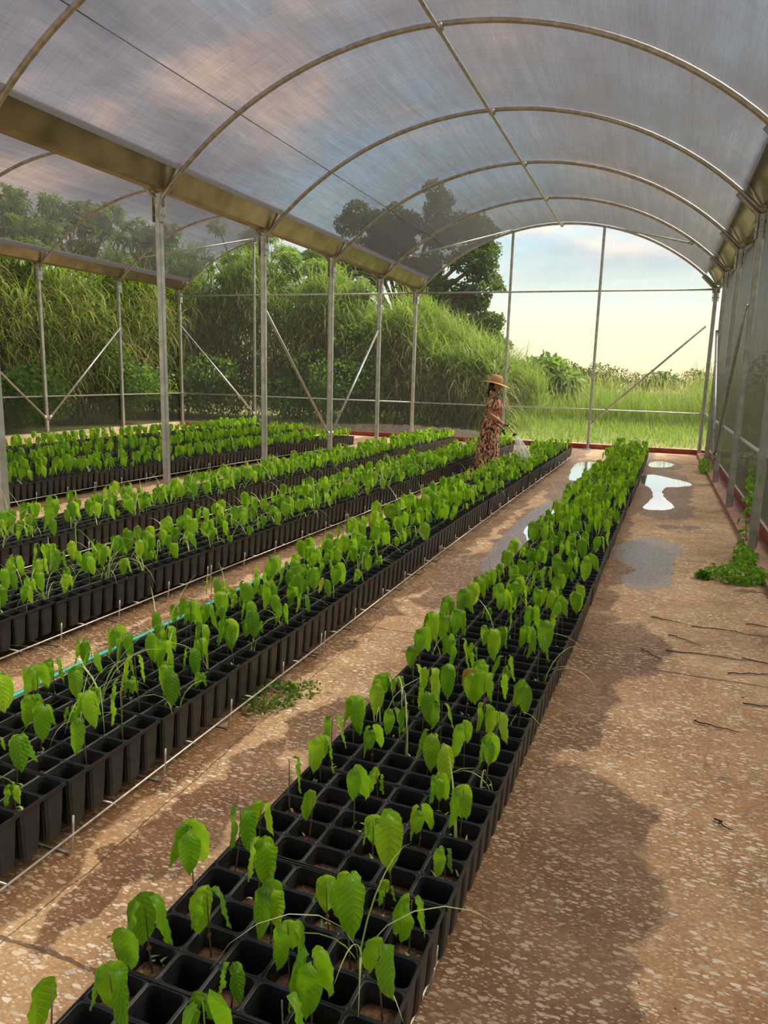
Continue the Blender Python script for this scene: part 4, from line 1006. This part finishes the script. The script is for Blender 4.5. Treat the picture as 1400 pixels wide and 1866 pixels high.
for s in (-1, 1):
    a = Vector((-.005, s * .125, 1.275)); b = Vector((-.022, s * .185, 1.11)); d = (b - a).normalized(); u = Vector((1, 0, 0)); w = d.cross(u).normalized(); u = w.cross(d)
    rings = []
    for t_, r_ in ((0, .045), (.15, .066), (.45, .074), (.8, .070), (1.0, .058)):
        c = a.lerp(b, t_); rings.append([tuple(c + u * math.cos(2 * PI * k / 24) * r_ * (1 + .06 * math.sin(k * 3)) + w * math.sin(2 * PI * k / 24) * r_ * (1 + .06 * math.sin(k * 3))) for k in range(24)])
    link('sleeve', MB().loft(rings, True, False).mesh('sleeve', 'floral', True), person)
link('waistband', MB().loft([ell(.003, .108, .134, 1.025), ell(.0, .109, .135, 1.01), ell(.0, .108, .134, .995)], False, False).mesh('waistband', 'floral', True), person)
# hair: cap under the hat, and a low tail on the nape
hair = MB(); rings = []
for k in range(8):
    t_ = k / 7; z = 1.385 + .17 * t_; r_ = math.sin(PI * min(.999, .28 + .66 * t_)) ; rings.append([(-.012 + .083 * r_ * math.cos(a) * (1 if math.cos(a) < 0 else .72), .078 * r_ * math.sin(a), z - .02 * math.cos(a)) for a in [2 * PI * i / 20 for i in range(20)]])
hair.loft(rings); hair.tube(smooth_path([(-.07, 0, 1.42), (-.095, 0, 1.37), (-.085, 0, 1.31), (-.075, 0, 1.27)], 4), .024, 8, rs=[.026 - .0012 * i for i in range(13)])
link('hair', hair.mesh('hair', 'hair', True), person)
for s in (-1, 1):
    link('eye', MB().loft([[(.100 + dx, s * .030 + r_ * math.cos(a * PI / 4), 1.458 + r_ * .5 * math.sin(a * PI / 4)) for a in range(8)] for dx, r_ in ((-.006, .010), (.002, .006))]).mesh('eye', 'hair', True), person)
    link('ear', MB().loft([[(.015 + r_ * math.cos(a * PI / 4), s * (.072 + dy), 1.445 + r_ * 1.6 * math.sin(a * PI / 4)) for a in range(8)] for dy, r_ in ((-.006, .012), (.004, .015), (.010, .009))]).mesh('ear', 'skin', True), person)
    link('sandal', MB().loft([[(x * L, s * .09 + y * .045, z) for x, y in [(-.45, -.5), (0, -.75), (.75, -.9), (1.05, 0), (.75, .9), (0, .75), (-.45, .5)]] for z, L in ((.001, .15), (.016, .15))]).mesh('sandal', 'sandal'), person)
link('mouth', MB().loft([[(.096 + dx, r_ * math.cos(a * PI / 4) * 1.8, 1.402 + r_ * .5 * math.sin(a * PI / 4)) for a in range(8)] for dx, r_ in ((-.008, .012), (.001, .008))]).mesh('mouth', 'husk', True), person)
# straw hat (worn: a thing of its own), tipped down towards the front
hat = thing('straw_hat', 'tan wide-brimmed straw hat worn by the woman', 'hat', (PX0 + .015, PY0, 1.515), .06)
hat.rotation_euler = (0, math.radians(13), .06)
hb = []
for r_, z in ((.098, .0), (.120, -.004), (.165, -.012), (.215, -.022), (.235, -.020), (.236, -.016), (.215, -.015), (.165, -.005), (.120, .004), (.099, .012)):
    hb.append([(r_ * 1.05 * math.cos(a), r_ * math.sin(a) * .98, z - .018 * (r_ / .235) ** 2 * math.cos(2 * a)) for a in [2 * PI * i / 40 for i in range(40)]])
link('brim', MB().loft(hb, False, False).mesh('brim', 'straw', True), hat)
cr = [(.100, 0), (.099, .03), (.094, .07), (.084, .105), (.066, .122), (.04, .126), (.012, .120)]
link('crown', MB().loft([[(r_ * 1.08 * math.cos(a), r_ * math.sin(a) * (1 if z < .1 else .85), z) for a in [2 * PI * i / 32 for i in range(32)]] for r_, z in cr], False, True).mesh('crown', 'straw', True), hat)
link('badge', MB().box((.105, -.012, .035), (.008, .03, .04)).mesh('badge', 'white'), hat)
# wand
def PW(x, y, z):
    c, s = math.cos(.06), math.sin(.06); return Vector((PX0 + x * c - y * s, PY0 + x * s + y * c, z))
w0 = PW(.10, -.18, .905); w1 = PW(.285, -.18, .845); w2 = PW(.345, -.18, .775); w3 = PW(.375, -.18, .735); w4 = PW(.392, -.18, .70)
wand = thing('watering_wand', 'black and brass watering wand held in the right hand of the woman', 'watering wand', tuple(w0))
link('handle', MB().tube([w0 - w0, w1 - w0], .014, 10).mesh('handle', 'black', True), wand)
link('collar', MB().tube([w1 - w0 - (w1 - w0) * .02, w1 - w0 + (w2 - w1) * .28], .017, 10).mesh('collar', 'brass', True), wand)
link('wand_tube', MB().tube(smooth_path([w1 - w0, w2 - w0, w3 - w0], 4), .010, 8).mesh('wand_tube', 'brass', True), wand)
link('rose', MB().tube([w3 - w0, w3 - w0 + (w4 - w3) * .4, w4 - w0], .03, 14, rs=[.012, .034, .040]).mesh('rose', 'black', True), wand)
sp = MB()
for k in range(70):
    a = random.uniform(0, 6.28); r_ = random.uniform(0, 1) ** .5
    d0 = w4 + Vector((.03 * r_ * math.cos(a), .03 * r_ * math.sin(a), 0)); end = Vector((PX0 + .62 + .15 * r_ * math.cos(a), PY0 - .16 + .14 * r_ * math.sin(a), .20))
    t0 = random.uniform(0, .25); t1 = random.uniform(.55, 1.0)
    pts = []
    for q in range(6):
        t_ = t0 + (t1 - t0) * q / 5; p = d0.lerp(end, t_); p.z = d0.z + (end.z - d0.z) * t_ ** 1.45; pts.append(p)
    sp.tube(pts, .0022, 3)
tag(link('water_spray', sp.mesh('water_spray', 'spray')), 'white spray of water falling from the wand onto the second row', 'water', None, 'stuff')
print('trays', ntray, 'cells', len(cells), 'visible', len(vis), 'tufts', cnt)
